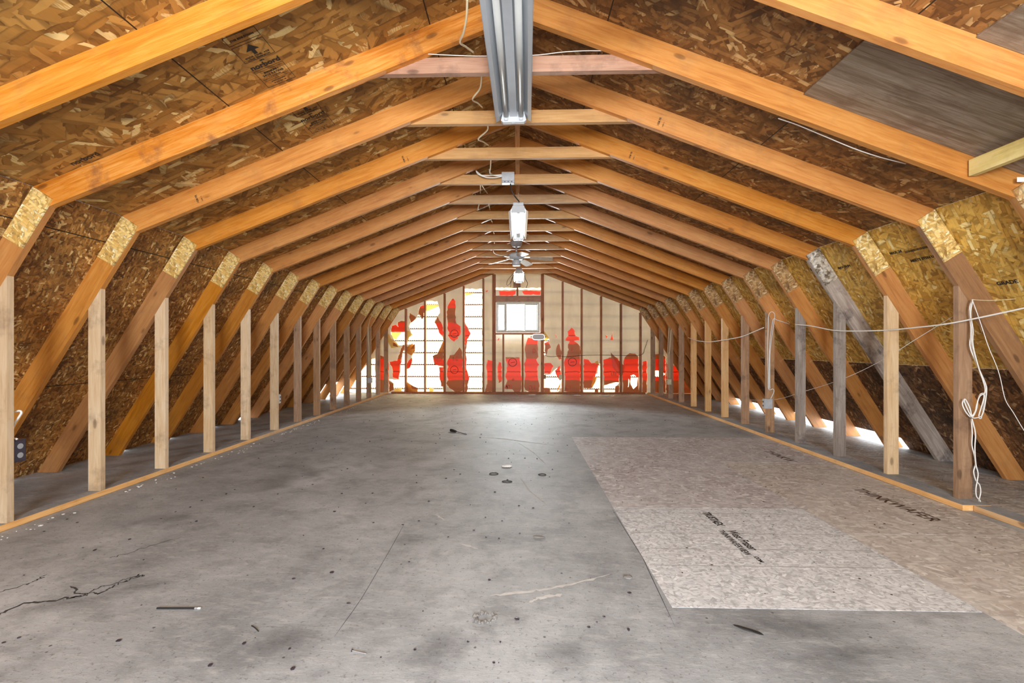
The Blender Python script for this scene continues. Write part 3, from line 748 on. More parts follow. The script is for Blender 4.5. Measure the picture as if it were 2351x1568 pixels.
# side wall studs and bottom plates
SX = 2.925
def side_stud(n, s, mat, label):
    zi = KZ-(SX-KX)*S2; zo = KZ-(SX+.09-KX)*S2
    pts = [(s*SX, .039), (s*(SX+.089), .039), (s*(SX+.089), zo-.001), (s*SX, zi-.001)]
    bm = bmesh.new(); lp = [(z-.039, -(x-s*SX)) for x, z in pts]
    add_prism(bm, lp, 0, .038)
    o = link('wall_stud', finish(bm, .0025), mat)
    o.location = (s*SX, YT(n), .039); o.rotation_euler = (0, -math.pi/2, 0)
    return tag(o, label, 'stud', 'knee wall studs, %s side' % ('left' if s < 0 else 'right'))
lx = {0: 'at the photo edge, with the dark outlet box', 1: 'with a whitish smear down its upper face', 2: 'smooth and orange, third from the left edge', 3: 'fourth from the left edge', 4: 'knotty, fifth from the left edge',
      5: 'sixth from the left edge, with the small white outlet', 11: 'with grey outlet box and hanging cables, far end', 13: 'touching the far gable wall'}
for n in range(0, 14):
    d = lx.get(n, '%s counted from the camera' % ORD[n])
    side_stud(n, -1, M_stud if n < 6 else M_dkstud, ('pale left knee wall stud, ' if n < 6 else 'brown left knee wall stud, ')+d)
rx = {1: 'nearest in view, with white cord hung beside it', 2: 'second from the right edge, pale with dark streaks', 3: 'third from the right edge, blackened grey', 4: 'fourth from the right edge, blotchy grey',
      5: 'fifth from the right edge, with looped cable and grey box', 6: 'sixth from the right edge', 7: 'seventh from the right edge', 8: 'eighth from the right edge, bright orange from painted eave light', 9: 'ninth from the right edge, bright orange from painted eave light', 11: 'with cables and an outlet box near the far end', 13: 'touching the far gable wall'}
for n in range(1, 14):
    m = {1: M_dkstud, 2: M_stud, 3: M_grey, 4: M_grey, 5: M_dkstud, 6: M_dkstud, 7: M_plate, 8: M_plate, 9: M_plate}.get(n, M_dkstud)  # lighter plate wood on three studs paints in the eave gap's glow
    side_stud(n, 1, m, 'right knee wall stud, ' + rx.get(n, '%s from the right edge of the photo' % ORD[n-1]))
def splate(x0, x1, y0, y1, label, mat=M_plate):
    bm = bmesh.new(); add_box(bm, (y0, -x1, .001), (y1, -x0, .038))
    o = link('bottom_plate', finish(bm, .002), mat); o.rotation_euler = (0, 0, math.pi/2)
    o.data.materials.append(M_floor)
    for f in o.data.polygons:
        if f.normal.z > .8: f.material_index = 1
    return tag(o, label, 'board', 'knee wall bottom plates')
splate(-SX-.092, -SX, YB+.03, 5.28, 'orange bottom plate of the left knee wall, near length')
splate(-SX-.092, -SX, 5.285, YG-.002, 'orange bottom plate of the left knee wall, far length reaching the gable')
splate(2.84, SX+.092, 3.12, YG-.002, 'bottom plate of the right knee wall, long far length')
splate(2.90, 3.03, YB+.03, 3.115, 'bottom plate of the right knee wall, short near length set back')
for s in (-1, 1):
    bm = bmesh.new(); add_box(bm, (YB+.02, -.39, 0), (YG+.09, .39, .004))
    o = link('eave_panel', finish(bm), M_eave if s > 0 else M_floor); o.rotation_euler = (0, 0, math.pi/2)
    o.location = (s*3.46, 0, 0.0005) if s > 0 else (s*3.43, 0, .0005)
    if s < 0: bpy.data.objects.remove(o)
    else: tag(o, 'dusty grey floor board behind the right knee wall studs', 'board')

# ridge board lying on edge on the collar ties
tag(box('ridge_brace', (-.026, YT(0)+.12, 2.6845), (.012, YT(5)+.03, 2.773), M_raft, None, .002, 'y'), 'long orange board on edge along the collar ties under the peak', 'board')
bk = box('blocking_board', (2.415, YT(-1)+.040, 1.965), (2.453, YT(0)-.013, 2.052), M_greenish, None, .002, 'y')
tag(bk, 'yellow-green block between two rafters at the right edge', 'block')

# plywood patches under the right roof slope
def ply(x0, x1, y0, y1, label):
    o = Vector((x0, 0, upz(x0, .1395))); M = frame(o, (math.cos(A1), 0, -math.sin(A1)), (0, 1, 0))
    L = (x1-x0)/math.cos(A1); zz = M.to_3x3() @ Vector((0, 0, 1)); s = -1 if zz.z > 0 else 1
    bm = bmesh.new(); add_box(bm, (0, y0, min(0, s*.012)), (L, y1, max(0, s*.012)))
    ob = link('plywood_patch', finish(bm, .001), M_ply); ob.matrix_world = M
    return tag(ob, label, 'plywood')
ply(1.555, KX+.05, YT(-1)+.04, YT(0)-.002, 'grey weathered plywood sheet under the right roof, with wavy grain')
ply(1.86, KX+.05, YT(-2)+.04, YT(-1)-.002, 'small corner of grey plywood at the top right edge of the photo')

# ------------------------------------------------------------------ floor panels
def panel(name, x0, x1, y0, y1, mat, label, z=.0015):
    bm = bmesh.new(); add_box(bm, (0, 0, 0), (y1-y0-.004, x1-x0-.004, z-.0005))
    o = link(name, finish(bm), mat); o.location = (x1-.002, y0+.002, .0005); o.rotation_euler = (0, 0, math.pi/2)
    return tag(o, label, 'floor panel', 'strand board panels let into the floor')
pA = panel('floor_panel', .617, 1.835, 1.93, 3.12, M_panA, 'clean light grey strand board panel with printed lettering')
panel('floor_panel', .617, 1.835, 3.12, 5.55, M_panB, 'mottled purplish panel beyond the clean light grey one')
panel('floor_panel', 1.835, 2.835, .25, 2.72, M_panC, 'brownish panel at the lower right corner of the photo')
panel('floor_panel', 1.835, 2.835, 2.72, 4.36, M_panC, 'brown strand board panel along the right plate, middle of its row')
panel('floor_panel', 1.835, 2.835, 4.36, 5.55, M_panB, 'far pale panel beside the right plate, end of its row')
pz = .0019
def floortext(s, px, py, size, bold, sx=1.0, shear=0.0, mat=M_ink):
    q = on_floor(px, py, pz)
    text('printed_lettering', s, size, mat, pA, pA.matrix_basis.inverted() @ frame((q.x, q.y, pz), (0.02, -1, 0), (1, 0.02, 0)), bold, sx, 'LEFT', shear)
floortext('West Fraser', 1668, 1217, .070, .0012, .74, .15)
floortext('TRUSTAEX', 1611, 1176, .066, .0022, .70)
floortext('THINKWAFERVIEW', 1647, 1217, .048, .0006, .78)
floortext('.COM', 1728, 1276, .028, .001)
bm = bmesh.new()
for y in (3.02, 2.70, 2.49, 2.30):
    add_box(bm, (.63, y, pz-.0002), (1.83, y+.004, pz+.0001))
o = link('printed_nail_line', finish(bm), plain('grey_line_ink', (.30, .29, .28)), pA); o.matrix_basis = pA.matrix_basis.inverted()
def rowtext(par, s, px, py, size, sx):
    q = on_floor(px, py, pz); text('printed_lettering', s, size, M_inkb, par, par.matrix_basis.inverted() @ frame((q.x, q.y, pz), (0.03, -1, 0), (1, 0.03, 0)), .001, sx)
fp = [o for o in bpy.data.objects if o.name.startswith('floor_panel')]
rowtext(bpy.data.objects['floor_panel.003'], 'THINKWAFER', 1955, 1122, .12, .86)
rowtext(bpy.data.objects['floor_panel.004'], 'THINKW', 1750, 1035, .12, .9)

# ink stamps on the left roof boards
def stamp(x0, y1, full=True):
    """x0: low side, y1: far end of the stamp; reads from below with its top toward the camera"""
    z = upz(x0, .1395)
    M = frame((x0, y1, z), (math.cos(A1), 0, math.sin(A1)), (0, -1, 0))
    ci = ceil_l.matrix_world.inverted()
    def T(s, x, y, size, bold=.0008, sx=1.0, al='CENTER'): text('ink_stamp_text', s, size, M_ink, ceil_l, ci @ M @ Matrix.Translation((x, y, .0008)), bold, sx, al)
    bm = bmesh.new(); t = .0022
    def rect(x0, y0, x1, y1):
        for lo, hi in (((x0, y0), (x1, y0+t)), ((x0, y1-t), (x1, y1)), ((x0, y0+t), (x0+t, y1-t)), ((x1-t, y0+t), (x1, y1-t))): add_box(bm, (*lo, .0004), (*hi, .001))
    Wd = .165
    rect(.0, 0, Wd, .150)
    rect(.0, .225, Wd, .345)
    rect(.0, .36, Wd, .42)
    # arrow
    add_box(bm, (.073, .262, .0004), (.092, .297, .001))
    v3 = [bm.verts.new(p) for p in ((.048, .292, .0008), (.117, .292, .0008), (.0825, .335, .0008))]; bm.faces.new(v3)
    for yy in (.052, .066, .135): add_box(bm, (.01, yy, .0004), (Wd-.01, yy+.0015, .001))
    o = link('ink_stamp_frame', finish(bm), M_ink, ceil_l); o.matrix_basis = ci @ M
    T('norbord', Wd/2, .163, .047, .0016, 1.02)
    T('MAJOR  PANEL  AXIS', Wd/2, .248, .014, .0003); T('LONG  DIMENSION', Wd/2, .231, .014, .0003)
    T('APA', Wd/2, .205, .014)
    T('EXPOSURE 1', Wd/2, .112, .015); T('24/16 RATING', Wd/2, .090, .019, .0006)
    T('7/16 CATEGORY', Wd/2, .074, .010, .0002); T('SHEATHING SPAN', Wd/2, .034, .010, .0002); T('PS 2-10  PRP-108', Wd/2, .016, .010, .0002)
    T('THIS SIDE DOWN', Wd/2, .382, .015, .0004)
stamp(-1.395, 2.615)
stamp(-1.395, 3.185)
def small_stamp(x0, y1, s='norbord', size=.05):
    M = frame((x0, y1, upz(x0, .1395)), (math.cos(A1), 0, math.sin(A1)), (0, -1, 0))
    text('ink_stamp_text', s, size, M_ink, ceil_l, ceil_l.matrix_world.inverted() @ M @ Matrix.Translation((0, 0, .0008)), .001)
small_stamp(-2.50, 2.60)
# illegible stencilled rows on the yellow right boards
wr = bpy.data.objects['wall_right']
def wstamp(px, py, s, size, Dn):
    # intersect the sight line with the right lower slope
    X = None
    # z = H-(py-VY)*D/F, X=(px-VX)*D/F, X = LX0 - z/S2
    a = (px-VX)/F; b = -(py-VY)/F; D = (lowx(0, .1395) - H/S2)/(a + b/S2); p = at(px, py, D)
    M = frame(p - Vector((.0012, 0, .0008)), (0, -1, 0), (-math.cos(A2), 0, math.sin(A2)))
    text('ink_stamp_text', s, size, M_ink, wr, wr.matrix_world.inverted() @ M, .001, 1.1)
wstamp(2044, 585, 'MAX 24', .030, 0); wstamp(2079, 583, '==========', .040, 0); wstamp(2092, 602, 'MEETS STEN U.S.', .028, 0)
wstamp(1925, 618, 'MAX 24 IN', .030, 0); wstamp(2290, 655, 'GRADE', .036, 0); wstamp(1862, 622, 'RATED', .04, 0)

# ------------------------------------------------------------------ shop lights
def shop_light(y0, x, zb, length, hw, label, lit, dx=0.0, chains=(), ztop=2.56):
    t = empty('shop_light', (x, y0, zb), label, 'light', 'hanging fluorescent shop lights')
    t.rotation_euler = (0, 0, -dx)
    L = length
    # reflector: folded sheet with flared wings, cross section in x,z
    sec = [(-hw, .000), (-hw*.985, .010), (-hw*.80, .020), (-hw*.58, .062), (-hw*.22, .062), (-hw*.20, .030), (hw*.20, .030), (hw*.22, .062), (hw*.58, .062), (hw*.80, .020), (hw*.985, .010), (hw, .000)]
    bm = bmesh.new(); th = .0015
    low = [[bm.verts.new((a, yy, c)) for a, c in sec] for yy in (0, L)]
    for k in range(len(sec)-1): bm.faces.new((low[0][k], low[0][k+1], low[1][k+1], low[1][k]))
    r = bmesh.ops.extrude_face_region(bm, geom=list(bm.faces))
    for q in [g for g in r['geom'] if isinstance(g, bmesh.types.BMVert)]: q.co.z += th
    link('reflector', finish(bm), M_refl, t)
    bm = bmesh.new(); add_box(bm, (-hw*.55, .002, .064), (hw*.55, L-.002, .098))
    link('ballast_housing', finish(bm, .004), M_white, t)
    for s in (-1, 1):
        bm = bmesh.new(); add_tube(bm, [(s*hw*.42, .03, .034), (s*hw*.42, L-.03, .034)], .0135 if lit else .0165, 14)
        tb = link('fluorescent_tube', finish(bm, 0, False), M_tubel if lit else M_tube, t)
        for f in tb.data.polygons: f.use_smooth = len(f.vertices) == 4
    for ye, s in ((0, 1), (L, -1)):
        bm = bmesh.new()
        pr = [(-hw*.72, .008), (-hw*.60, -.004), (hw*.60, -.004), (hw*.72, .008), (hw*.60, .0615), (-hw*.60, .0615)]
        y_a, y_b = (ye-.004, ye+.028) if s > 0 else (ye-.028, ye+.004)
        add_prism(bm, pr, y_a, y_b)
        cp = link('end_cap', finish(bm, .003), M_white, t)
        bm = bmesh.new(); ys = (ye+.005, ye+.022) if s > 0 else (ye-.022, ye-.005)
        add_box(bm, (-.013, ys[0], -.0075), (.013, ys[1], -.0042)); 
        link('square_knockout', finish(bm, .001), M_greybox, cp)
        for sx in (-1, 1):
            bm = bmesh.new(); add_box(bm, (sx*hw*.42-.012, ye+s*.028 if s > 0 else ye-.040, .004), (sx*hw*.42+.012, ye+.040 if s > 0 else ye-.028, .058))
            link('lamp_holder', finish(bm, .003), M_white, t)
    for cy in chains:
        bm = bmesh.new(); z = .098; k = 0
        while z < ztop-zb:
            n = 8; ax = (k % 2)
            pts = []
            for i in range(n+1):
                a = 2*math.pi*i/n; u, v = .0045*math.cos(a), .011*math.sin(a)
                pts.append((u if ax else 0, cy + (0 if ax else u), z+.011+v))
            add_tube(bm, pts, .0012, 4, False); z += .018; k += 1
        link('chain', finish(bm), M_steel, t)
    return t
shop_light(1.86, -.052, 2.497, 1.22, .113, 'large unlit two-tube shop light nearest the camera, at the top of the photo', False, .018, (.12, 1.1))
shop_light(4.62, .0, 2.357, 1.22, .094, 'second white shop light, between the junction box and the ceiling fan', True, 0, (.08, 1.1))
shop_light(8.25, .010, 2.325, 1.22, .094, 'small farthest shop light, just in front of the far gable', True, 0, (.08, 1.1))
# bare cables dangling beside the farthest light
def loopc(pts, D0, fn=None): return [tuple((fn or at)(x, y, D0)) for x, y in pts]
tag(tube('dangling_cable', [loopc([(1181,626),(1172,635),(1165,645),(1164,655),(1170,652),(1176,640),(1181,630)], 8.3), loopc([(1179,628),(1174,645),(1172,660)], 8.31)], .004, M_black), 'dark cable loop left of the farthest shop light', 'cable')
tag(tube('dangling_cable', [loopc([(1203,625),(1206,640),(1211,650),(1208,662)], 8.3)], .005, M_black), 'dark cable tail right of the farthest shop light', 'cable')
# power cord from the junction box to the second light
JY = YT(3)
tag(tube('power_cord', [tuple(at(1172, 422, JY-.02)), tuple(at(1175, 438, JY+.02)), tuple(at(1183, 452, 4.5)), tuple(at(1192, 463, 4.58))], .006, M_black), 'black cord from the ceiling box down to the second shop light', 'cord')

# junction box on the fourth collar tie
jb = empty('junction_box', (0, 0, 0), 'grey metal ceiling junction box on a collar tie with its cable loops', 'electrical box')
p0 = at(1153, 417, JY+.02); p1 = at(1180, 398, JY+.02)
yf = JY+.038
o = box('box_body', (p0.x, yf-.05, p0.z), (p1.x, yf-.0005, p1.z), M_steel, jb, .003)
o = box('box_cover', (p0.x-.004, yf-.056, p0.z-.002), (p1.x+.004, yf-.0505, p1.z+.002), M_greybox, jb, .002)
o = box('outlet_strip', (p0.x-.004, yf-.06, p0.z-.026), (p1.x+.006, yf-.001, p0.z-.003), M_steel, jb, .003)
for k in range(3):
    x = -.035+k*.032; sb = box('socket', (x, -.034, -.005), (x+.009, -.0305, .004), M_dkbox, o)
tag(tube('cable_loop', [loopc([(1153,405),(1135,408),(1115,407),(1098,400),(1093,392),(1096,395),(1108,403),(1130,403),(1152,401)], JY-.03), loopc([(1153,403),(1140,404),(1126,400),(1123,388)], JY-.02)], .0045, M_cable), 'white cable bight beside the grey ceiling box', 'cable')

# yellowed cable stapled from tie to tie along the left of the ridge
seg = [(-1, 0, [(1073,-8),(1071,40),(1064,75),(1056,97),(1070,108),(1088,121)]),
       (0, 1, [(1105,166),(1105,185),(1101,205),(1085,228),(1097,237),(1108,247)]),
       (1, 2, [(1120,286),(1118,300),(1098,319),(1110,326),(1122,334)]),
       (2, 3, [(1127,366),(1126,385),(1125,396),(1135,404)]),
       (3, 4, [(1106,424),(1112,434),(1119,444)]), (3, 4, [(1103,424),(1103,444)]),
       (4, 5, [(1100,468),(1098,480),(1110,476)]), (4, 5, [(1122,468),(1125,482)]), (5, 6, [(1127,504),(1131,512)]), (6, 7, [(1133,532),(1135,538)]), (7, 8, [(1135,555),(1135,560)]),
       (8, 9, [(1132,575),(1136,582),(1150,586),(1170,584)])]
paths = []
for a, b, pts in seg:
    ya, yb = YT(a)+.08, YT(b)+.03
    paths.append([tuple(at(x, y, ya+(yb-ya)*i/(len(pts)-1))) for i, (x, y) in enumerate(pts)])
tag(tube('ceiling_cable', paths, .0055, M_cabley), 'cream cable zigzagging down between the collar ties left of the ridge', 'cable')
tag(tube('wire', [loopc([(972,124),(1060,128),(1115,129),(1225,127),(1290,120),(1340,117),(1395,117)], YT(0)+.03)], .0022, M_cable), 'thin white wire along the rosy first collar tie', 'wire')
tag(tube('wire', [loopc([(1786,272),(1830,287),(1890,312),(1960,341),(2020,361),(2079,376)], YT(0)+.05)], .0028, M_cable), 'thin white wire hanging below the long right rafter', 'wire')

# ------------------------------------------------------------------ ceiling fan
fan = empty('ceiling_fan', (0, 0, 0), 'beige five-blade ceiling fan between the second and third shop lights', 'fan')
FD = 7.0; fc = at(1185.5, 590, FD)
fan.location = (fc.x, fc.y, 0)
def lathe(name, prof, mat, parent, seg=24):
    bm = bmesh.new(); rings = []
    for r, z in prof: rings.append([bm.verts.new((r*math.cos(2*math.pi*k/seg), r*math.sin(2*math.pi*k/seg), z)) for k in range(seg)])
    for A, B in zip(rings, rings[1:]):
        for k in range(seg): bm.faces.new((A[k], A[(k+1) % seg], B[(k+1) % seg], B[k]))
    bm.faces.new(rings[0][::-1]); bm.faces.new(rings[-1]); return link(name, finish(bm, 0, True), mat, parent)
zf = fc.z
lathe('canopy', [(.03, zf+.145), (.065, zf+.155), (.088, zf+.19), (.088, zf+.235)], M_greybox, fan)
lathe('downrod', [(.015, zf+.05), (.015, zf+.15)], M_steel, fan)
lathe('motor_housing', [(.03, zf-.045), (.10, zf-.03), (.125, zf), (.125, zf+.03), (.08, zf+.055), (.02, zf+.06)], M_greybox, fan)
lathe('switch_housing', [(.055, zf-.13), (.062, zf-.125), (.062, zf-.055), (.04, zf-.046)], M_white, fan)
for a in (-4, 68, 140, 212, 284):
    ar = math.radians(a)
    bm = bmesh.new()
    prof = [(.20, -.045), (.30, -.058), (.50, -.062), (.535, -.05), (.535, .05), (.50, .062), (.30, .058), (.20, .045)]
    t_ = [bm.verts.new((x, y, .003)) for x, y in prof]; b_ = [bm.verts.new((x, y, -.003)) for x, y in prof]
    bm.faces.new(t_); bm.faces.new(b_[::-1])
    for i in range(len(prof)): bm.faces.new((t_[i], b_[i], b_[(i+1) % 8], t_[(i+1) % 8]))
    bl = link('fan_blade', finish(bm), M_blade, fan)
    bl.matrix_basis = Matrix.Translation((0, 0, zf-.005)) @ Matrix.Rotation(ar, 4, 'Z') @ Matrix.Rotation(math.radians(-13), 4, 'X') @ Matrix.Rotation(math.radians(4), 4, 'Y')
    bm = bmesh.new(); add_box(bm, (.10, -.014, -.006), (.23, .014, -.001))
    br = link('blade_bracket', finish(bm, .001), M_steel, fan); br.matrix_basis = Matrix.Translation((0, 0, zf-.008)) @ Matrix.Rotation(ar, 4, 'Z')
tag(box('fan_mount_block', (fc.x-.08, fc.y-.06, zf+.236), (fc.x+.08, fc.y+.10, 2.71), M_raft, None, .002), 'orange wooden block the ceiling fan hangs from', 'block')

# ------------------------------------------------------------------ boxes, cables and cords on the studs
def outlet_box(name, x0, x1, y0, y1, z0, z1, face, body, cover, label, dev=M_dkbox):
    """face: +1 when the receptacle looks toward +X"""
    t = empty(name, ((x0+x1)/2, (y0+y1)/2, z0), label, 'outlet')
    hx, hy, hz = (x1-x0)/2, (y1-y0)/2, (z1-z0)
    box('box_body', (-hx, -hy, 0), (hx, hy, hz), body, t, .002)
    fx = hx if face > 0 else -hx-.004
    c = box('receptacle', (fx+(.0003 if face > 0 else -.0003), -hy*.8, hz*.06), (fx+.004+(.0003 if face > 0 else -.0003), hy*.8, hz*.94), cover, t, .001)
    for zc in (.30, .70):
        bm = bmesh.new(); xs = fx+.0045 if face > 0 else fx-.0005
        add_tube(bm, [(xs, 0, hz*zc), (xs+(.003 if face > 0 else -.003), 0, hz*zc)], hy*.42, 12)
        s = link('socket', finish(bm), dev, t)
    return t
y0 = YT(0)+.0385
outlet_box('outlet_box', -2.998, -2.935, y0, y0+.078, .372, .505, 1, M_dkbox, M_dkbox, 'dark outlet box on the nearest left stud with a white cable on top', M_steel)
tag(tube('cable_tail', [tuple(at(40, 1008, y0+.11)), tuple(at(26, 1002, 2.80)), tuple(at(33, 975, 2.8)), tuple(at(46, 955, 2.8)), tuple(at(50, 947, 2.8)), tuple(at(44, 943, 2.8)), tuple(at(20, 950, 2.79)), tuple(at(12, 955, 2.78))], .006, M_cable), 'white cable curling up from the dark outlet box at left', 'cable')
y5 = YT(5)+.0385
outlet_box('outlet_box', -2.985, -2.925, y5, y5+.05, .355, .465, 1, M_greybox, M_white, 'small white outlet low on a left knee wall stud', M_dkbox)
y5r = YT(5)-.052
outlet_box('outlet_box', 2.875, 2.965, y5r, y5r+.0515, .325, .44, -1, M_greybox, M_white, 'grey outlet box low on the right stud with the tall cable loop', M_dkbox)
y11 = YT(11)-.052
outlet_box('outlet_box', 2.892, 2.965, y11, y11+.0515, .315, .42, -1, M_beige, M_white, 'small beige outlet box at the far end of the right knee wall', M_dkbox)
outlet_box('outlet_box', -2.975, -2.895, y11, y11+.0515, .335, .44, 1, M_greybox, M_white, 'small grey outlet box at the far end of the left knee wall', M_dkbox)
D5 = YT(5)-.084-.02
tag(tube('cable_loop', [loopc([(1768,917),(1776,900),(1774,893),(1764,893),(1763,860),(1762,800),(1763,750),(1764,725),(1770,716),(1777,720),(1777,735),(1768,800),(1767,860),(1767,893)], D5), loopc([(1765,893),(1766,800),(1772,745),(1776,732),(1784,735),(1800,740),(1820,747)], D5+.0)], .0042, M_cable), 'tall white cable loop hanging on the right stud above the grey box', 'cable')
D11 = YT(11)-.084-.02
tag(tube('cable_loop', [loopc([(1533,871),(1532,820),(1535,760),(1536,753)], D11), loopc([(1536,871),(1534,820),(1538,800),(1541,760),(1543,755)], D11), loopc([(1538,868),(1537,800),(1540,757)], D11)], .005, M_cabley), 'cream cables above the far right outlet box', 'cable')
D11l = YT(11)+.084-.03
tag(tube('cable_loop', [loopc([(847,866),(846,800),(844,750)], D11l), loopc([(850,866),(849,820),(847,745),(862,715),(881,695)], D11l)], .005, M_cabley), 'cream cables running up from the far left outlet box', 'cable')
# cable run through the right studs
run = [(2351+60, 692, 2.62), (2351, 707, 2.77), (2188, 741, 3.14), (2100, 752, 3.46), (2035, 758, 3.77), (1960, 760, 4.1), (1912, 758, 4.4), (1860, 748, 4.75), (1826, 745, 5.0)]
tag(tube('cable_run', [[tuple(at(*p)) for p in run]], .0052, M_cable), 'white cable strung through the near right studs at mid height', 'cable')
run2 = [(1753, 752, 5.6), (1725, 764, 5.9), (1698, 774, 6.2), (1652, 782, 6.82), (1628, 785, 7.2), (1614, 784, 7.43), (1595, 781, 7.75), (1580, 775, 8.1)]
tag(tube('cable_run', [[tuple(at(*p)) for p in run2]], .006, M_cable), 'white cable strung through the farther right studs', 'cable')
xs = 3.06
st = [(2186, 727), (2100, 780), (2022, 828.5), (1934, 870), (1844, 899), (1771, 918), (1675, 917)]
tag(tube('string', [[tuple(at(x, y, xs*F/(x-VX))) for x, y in st]], .0022, M_cable), 'thin white string sagging low behind the right studs', 'string')
def c8(pts, D=3.12): return [tuple(at(2150+x/2.96, 650+y/2.96, D)) for x, y in pts]
hang = [c8([(237,112),(225,200),(238,300),(224,420),(258,520),(318,660),(335,720),(325,800),(305,900),(298,920),(285,900),(318,790),(320,745)]),
        c8([(240,112),(222,180),(232,300),(235,400),(270,540),(325,670),(338,730),(322,850),(300,915)], 3.11),
        c8([(243,115),(228,210),(245,310),(245,420),(280,560),(322,690),(325,745),(290,770),(270,830),(262,870),(240,905)], 3.10),
        c8([(330,745),(295,755),(278,800),(268,860),(238,912),(200,880),(175,830),(178,800),(190,788),(215,830),(236,895)], 3.115),
        c8([(236,912),(205,850),(186,800),(195,790),(225,850),(240,910),(270,915),(300,905)], 3.105),
        c8([(234,920),(240,1020),(238,1100),(252,1160),(262,1230),(250,1280),(265,1340),(290,1370),(298,1420),(285,1480),(290,1485)]),
        c8([(238,920),(262,1020),(258,1120),(265,1230),(280,1290),(275,1340),(265,1400),(270,1450),(292,1475),(296,1490)], 3.11)]
tag(tube('cord_coil', hang, .0035, M_cable, sm=4, seg=6), 'bundle of thin white cord hanging beside the nearest right stud', 'cord')
tag(tube('string', [c8([(240,112),(290,250),(350,430),(400,550),(430,640),(465,790),(520,880),(595,1005),(680,1120)], 3.0)], .002, M_cable), 'thin string slanting down at the right edge of the photo', 'string')
tag(tube('string', [c8([(240,112),(350,118),(480,112),(600,100),(700,90)], 3.02)], .002, M_cabley), 'thin level string at the right edge, tied to the hanging cord', 'string')

# far gable electrics
gw = YG-.001
bl = empty('bulkhead_light', tuple(atY(1236, 773.5, YG-.03)), 'white oval bulkhead light below the right corner of the far window', 'light')
def capsule(bm, w_, h_, y0, y1, n=10):
    pts = []
    for s, cx in ((1, w_-h_), (-1, -(w_-h_))):
        for k in range(n+1):
            a = -math.pi/2 + math.pi*k/n
            pts.append((cx + s*h_*math.cos(a), s*h_*math.sin(a)))
    add_prism(bm, pts, y0, y1)
bm = bmesh.new(); capsule(bm, .145, .068, 0, .028); link('light_base', finish(bm, .004), M_steel, bl)
bm = bmesh.new(); capsule(bm, .128, .054, -.03, -.0005); link('light_lens', finish(bm, .012), M_lens, bl)
for s in (-1, 1):
    bm = bmesh.new(); add_box(bm, (s*.1455 if s > 0 else -.17, .004, -.010), (.17 if s > 0 else -.1455, .022, .010)); link('side_clip', finish(bm, .002), M_black, bl)
q = atY(1287, 865, YG); tag(box('wall_outlet', (q.x-.038, YG-.022, q.z-.055), (q.x+.034, gw, q.z+.05), M_beige, None, .004), 'yellowed outlet box on the gable stud right of the window', 'outlet')
q = atY(1249, 865, YG); tag(box('wall_outlet', (q.x-.02, YG-.04, q.z-.045), (q.x+.04, gw, q.z+.045), M_dkstud, None, .004), 'dark outlet box low on the right king stud of the far window', 'outlet')
tag(tube('gable_cable', [loopc([(1251,816),(1265,819),(1285,817),(1300,819),(1336,816),(1380,815),(1426,816),(1471,815),(1480,800),(1487,780)], YG-.008, atY)], .005, M_black), 'dark cable stapled across the right half of the far gable', 'cable')
tag(tube('gable_cable', [loopc([(1247,666),(1248,700),(1249,740),(1247,768)], YG-.008, atY)], .004, M_dkstud), 'brown cable down the right side of the far window', 'cable')

# ------------------------------------------------------------------ things and marks on the floor
def ribbon(bm, pts, wd, z, rnd=.4):
    pts = [Vector(p) for p in pts]; L = []; 
    for i, p in enumerate(pts):
        d = (pts[min(i+1, len(pts)-1)]-pts[max(0, i-1)]).normalized(); n = Vector((-d.y, d.x, 0))
        k = wd*random.uniform(1-rnd, 1+rnd)*(0.15 if i in (0, len(pts)-1) else 1)
        L.append((bm.verts.new(p+n*k+Vector((0, 0, z))), bm.verts.new(p-n*k+Vector((0, 0, z)))))
    for a, b in zip(L, L[1:]): bm.faces.new((a[0], a[1], b[1], b[0]))
def crackpath(pxs, amp=.012, n=7):
    base = [on_floor(*p) for p in pxs]; out = []
    for a, b in zip(base, base[1:]):
        for k in range(n):
            q = a.lerp(b, k/n); q += Vector((random.uniform(-amp, amp), random.uniform(-amp, amp), 0)); out.append(q)
    out.append(base[-1]); return out
bm = bmesh.new()
ribbon(bm, crackpath([(-20,1418),(60,1385),(100,1382),(165,1372),(185,1368)]), .005, .0006)
ribbon(bm, crackpath([(165,1345),(185,1366),(215,1362),(230,1362),(262,1345),(300,1330),(325,1320)]), .004, .0006)
ribbon(bm, crackpath([(180,1372),(225,1350),(270,1337),(322,1319),(330,1324)]), .003, .0007)
ribbon(bm, crackpath([(-10,1362),(60,1342),(90,1330),(110,1318)]), .003, .0006)
ribbon(bm, crackpath([(250,1282),(290,1272),(340,1255),(420,1232)]), .002, .0006)
link('floor_crack', finish(bm), M_crack, floor)['label'] = 'dark jagged crack at the left foreground'
bm = bmesh.new()
ribbon(bm, crackpath([(768,1462),(830,1375),(880,1290),(930,1200)], .001, 3), .0012, .0006, .1)
ribbon(bm, crackpath([(1403,1165),(1475,1280),(1550,1440)], .001, 3), .0016, .0006, .1)
link('floor_joint', finish(bm), M_crack, floor)
bm = bmesh.new()
for pts, wd in (([(1120,1368),(1180,1362),(1240,1354),(1310,1342),(1400,1318)], .006), ([(1215,1382),(1240,1372),(1290,1364)], .008), ([(1195,1098),(1215,1125),(1255,1160)], .004), ([(1190,1017),(1220,1035),(1252,1064)], .003), ([(998,1180),(1022,1194)], .006), ([(1060,1248),(1098,1260)], .006), ([(1085,1002),(1160,1008),(1275,1023)], .010), ([(1040,1160),(1110,1155)], .003)):
    ribbon(bm, crackpath(pts, .006, 6), wd, .0007, .8)
link('floor_scrape', finish(bm), M_chalk, floor)['label'] = 'chalky white scrape marks'
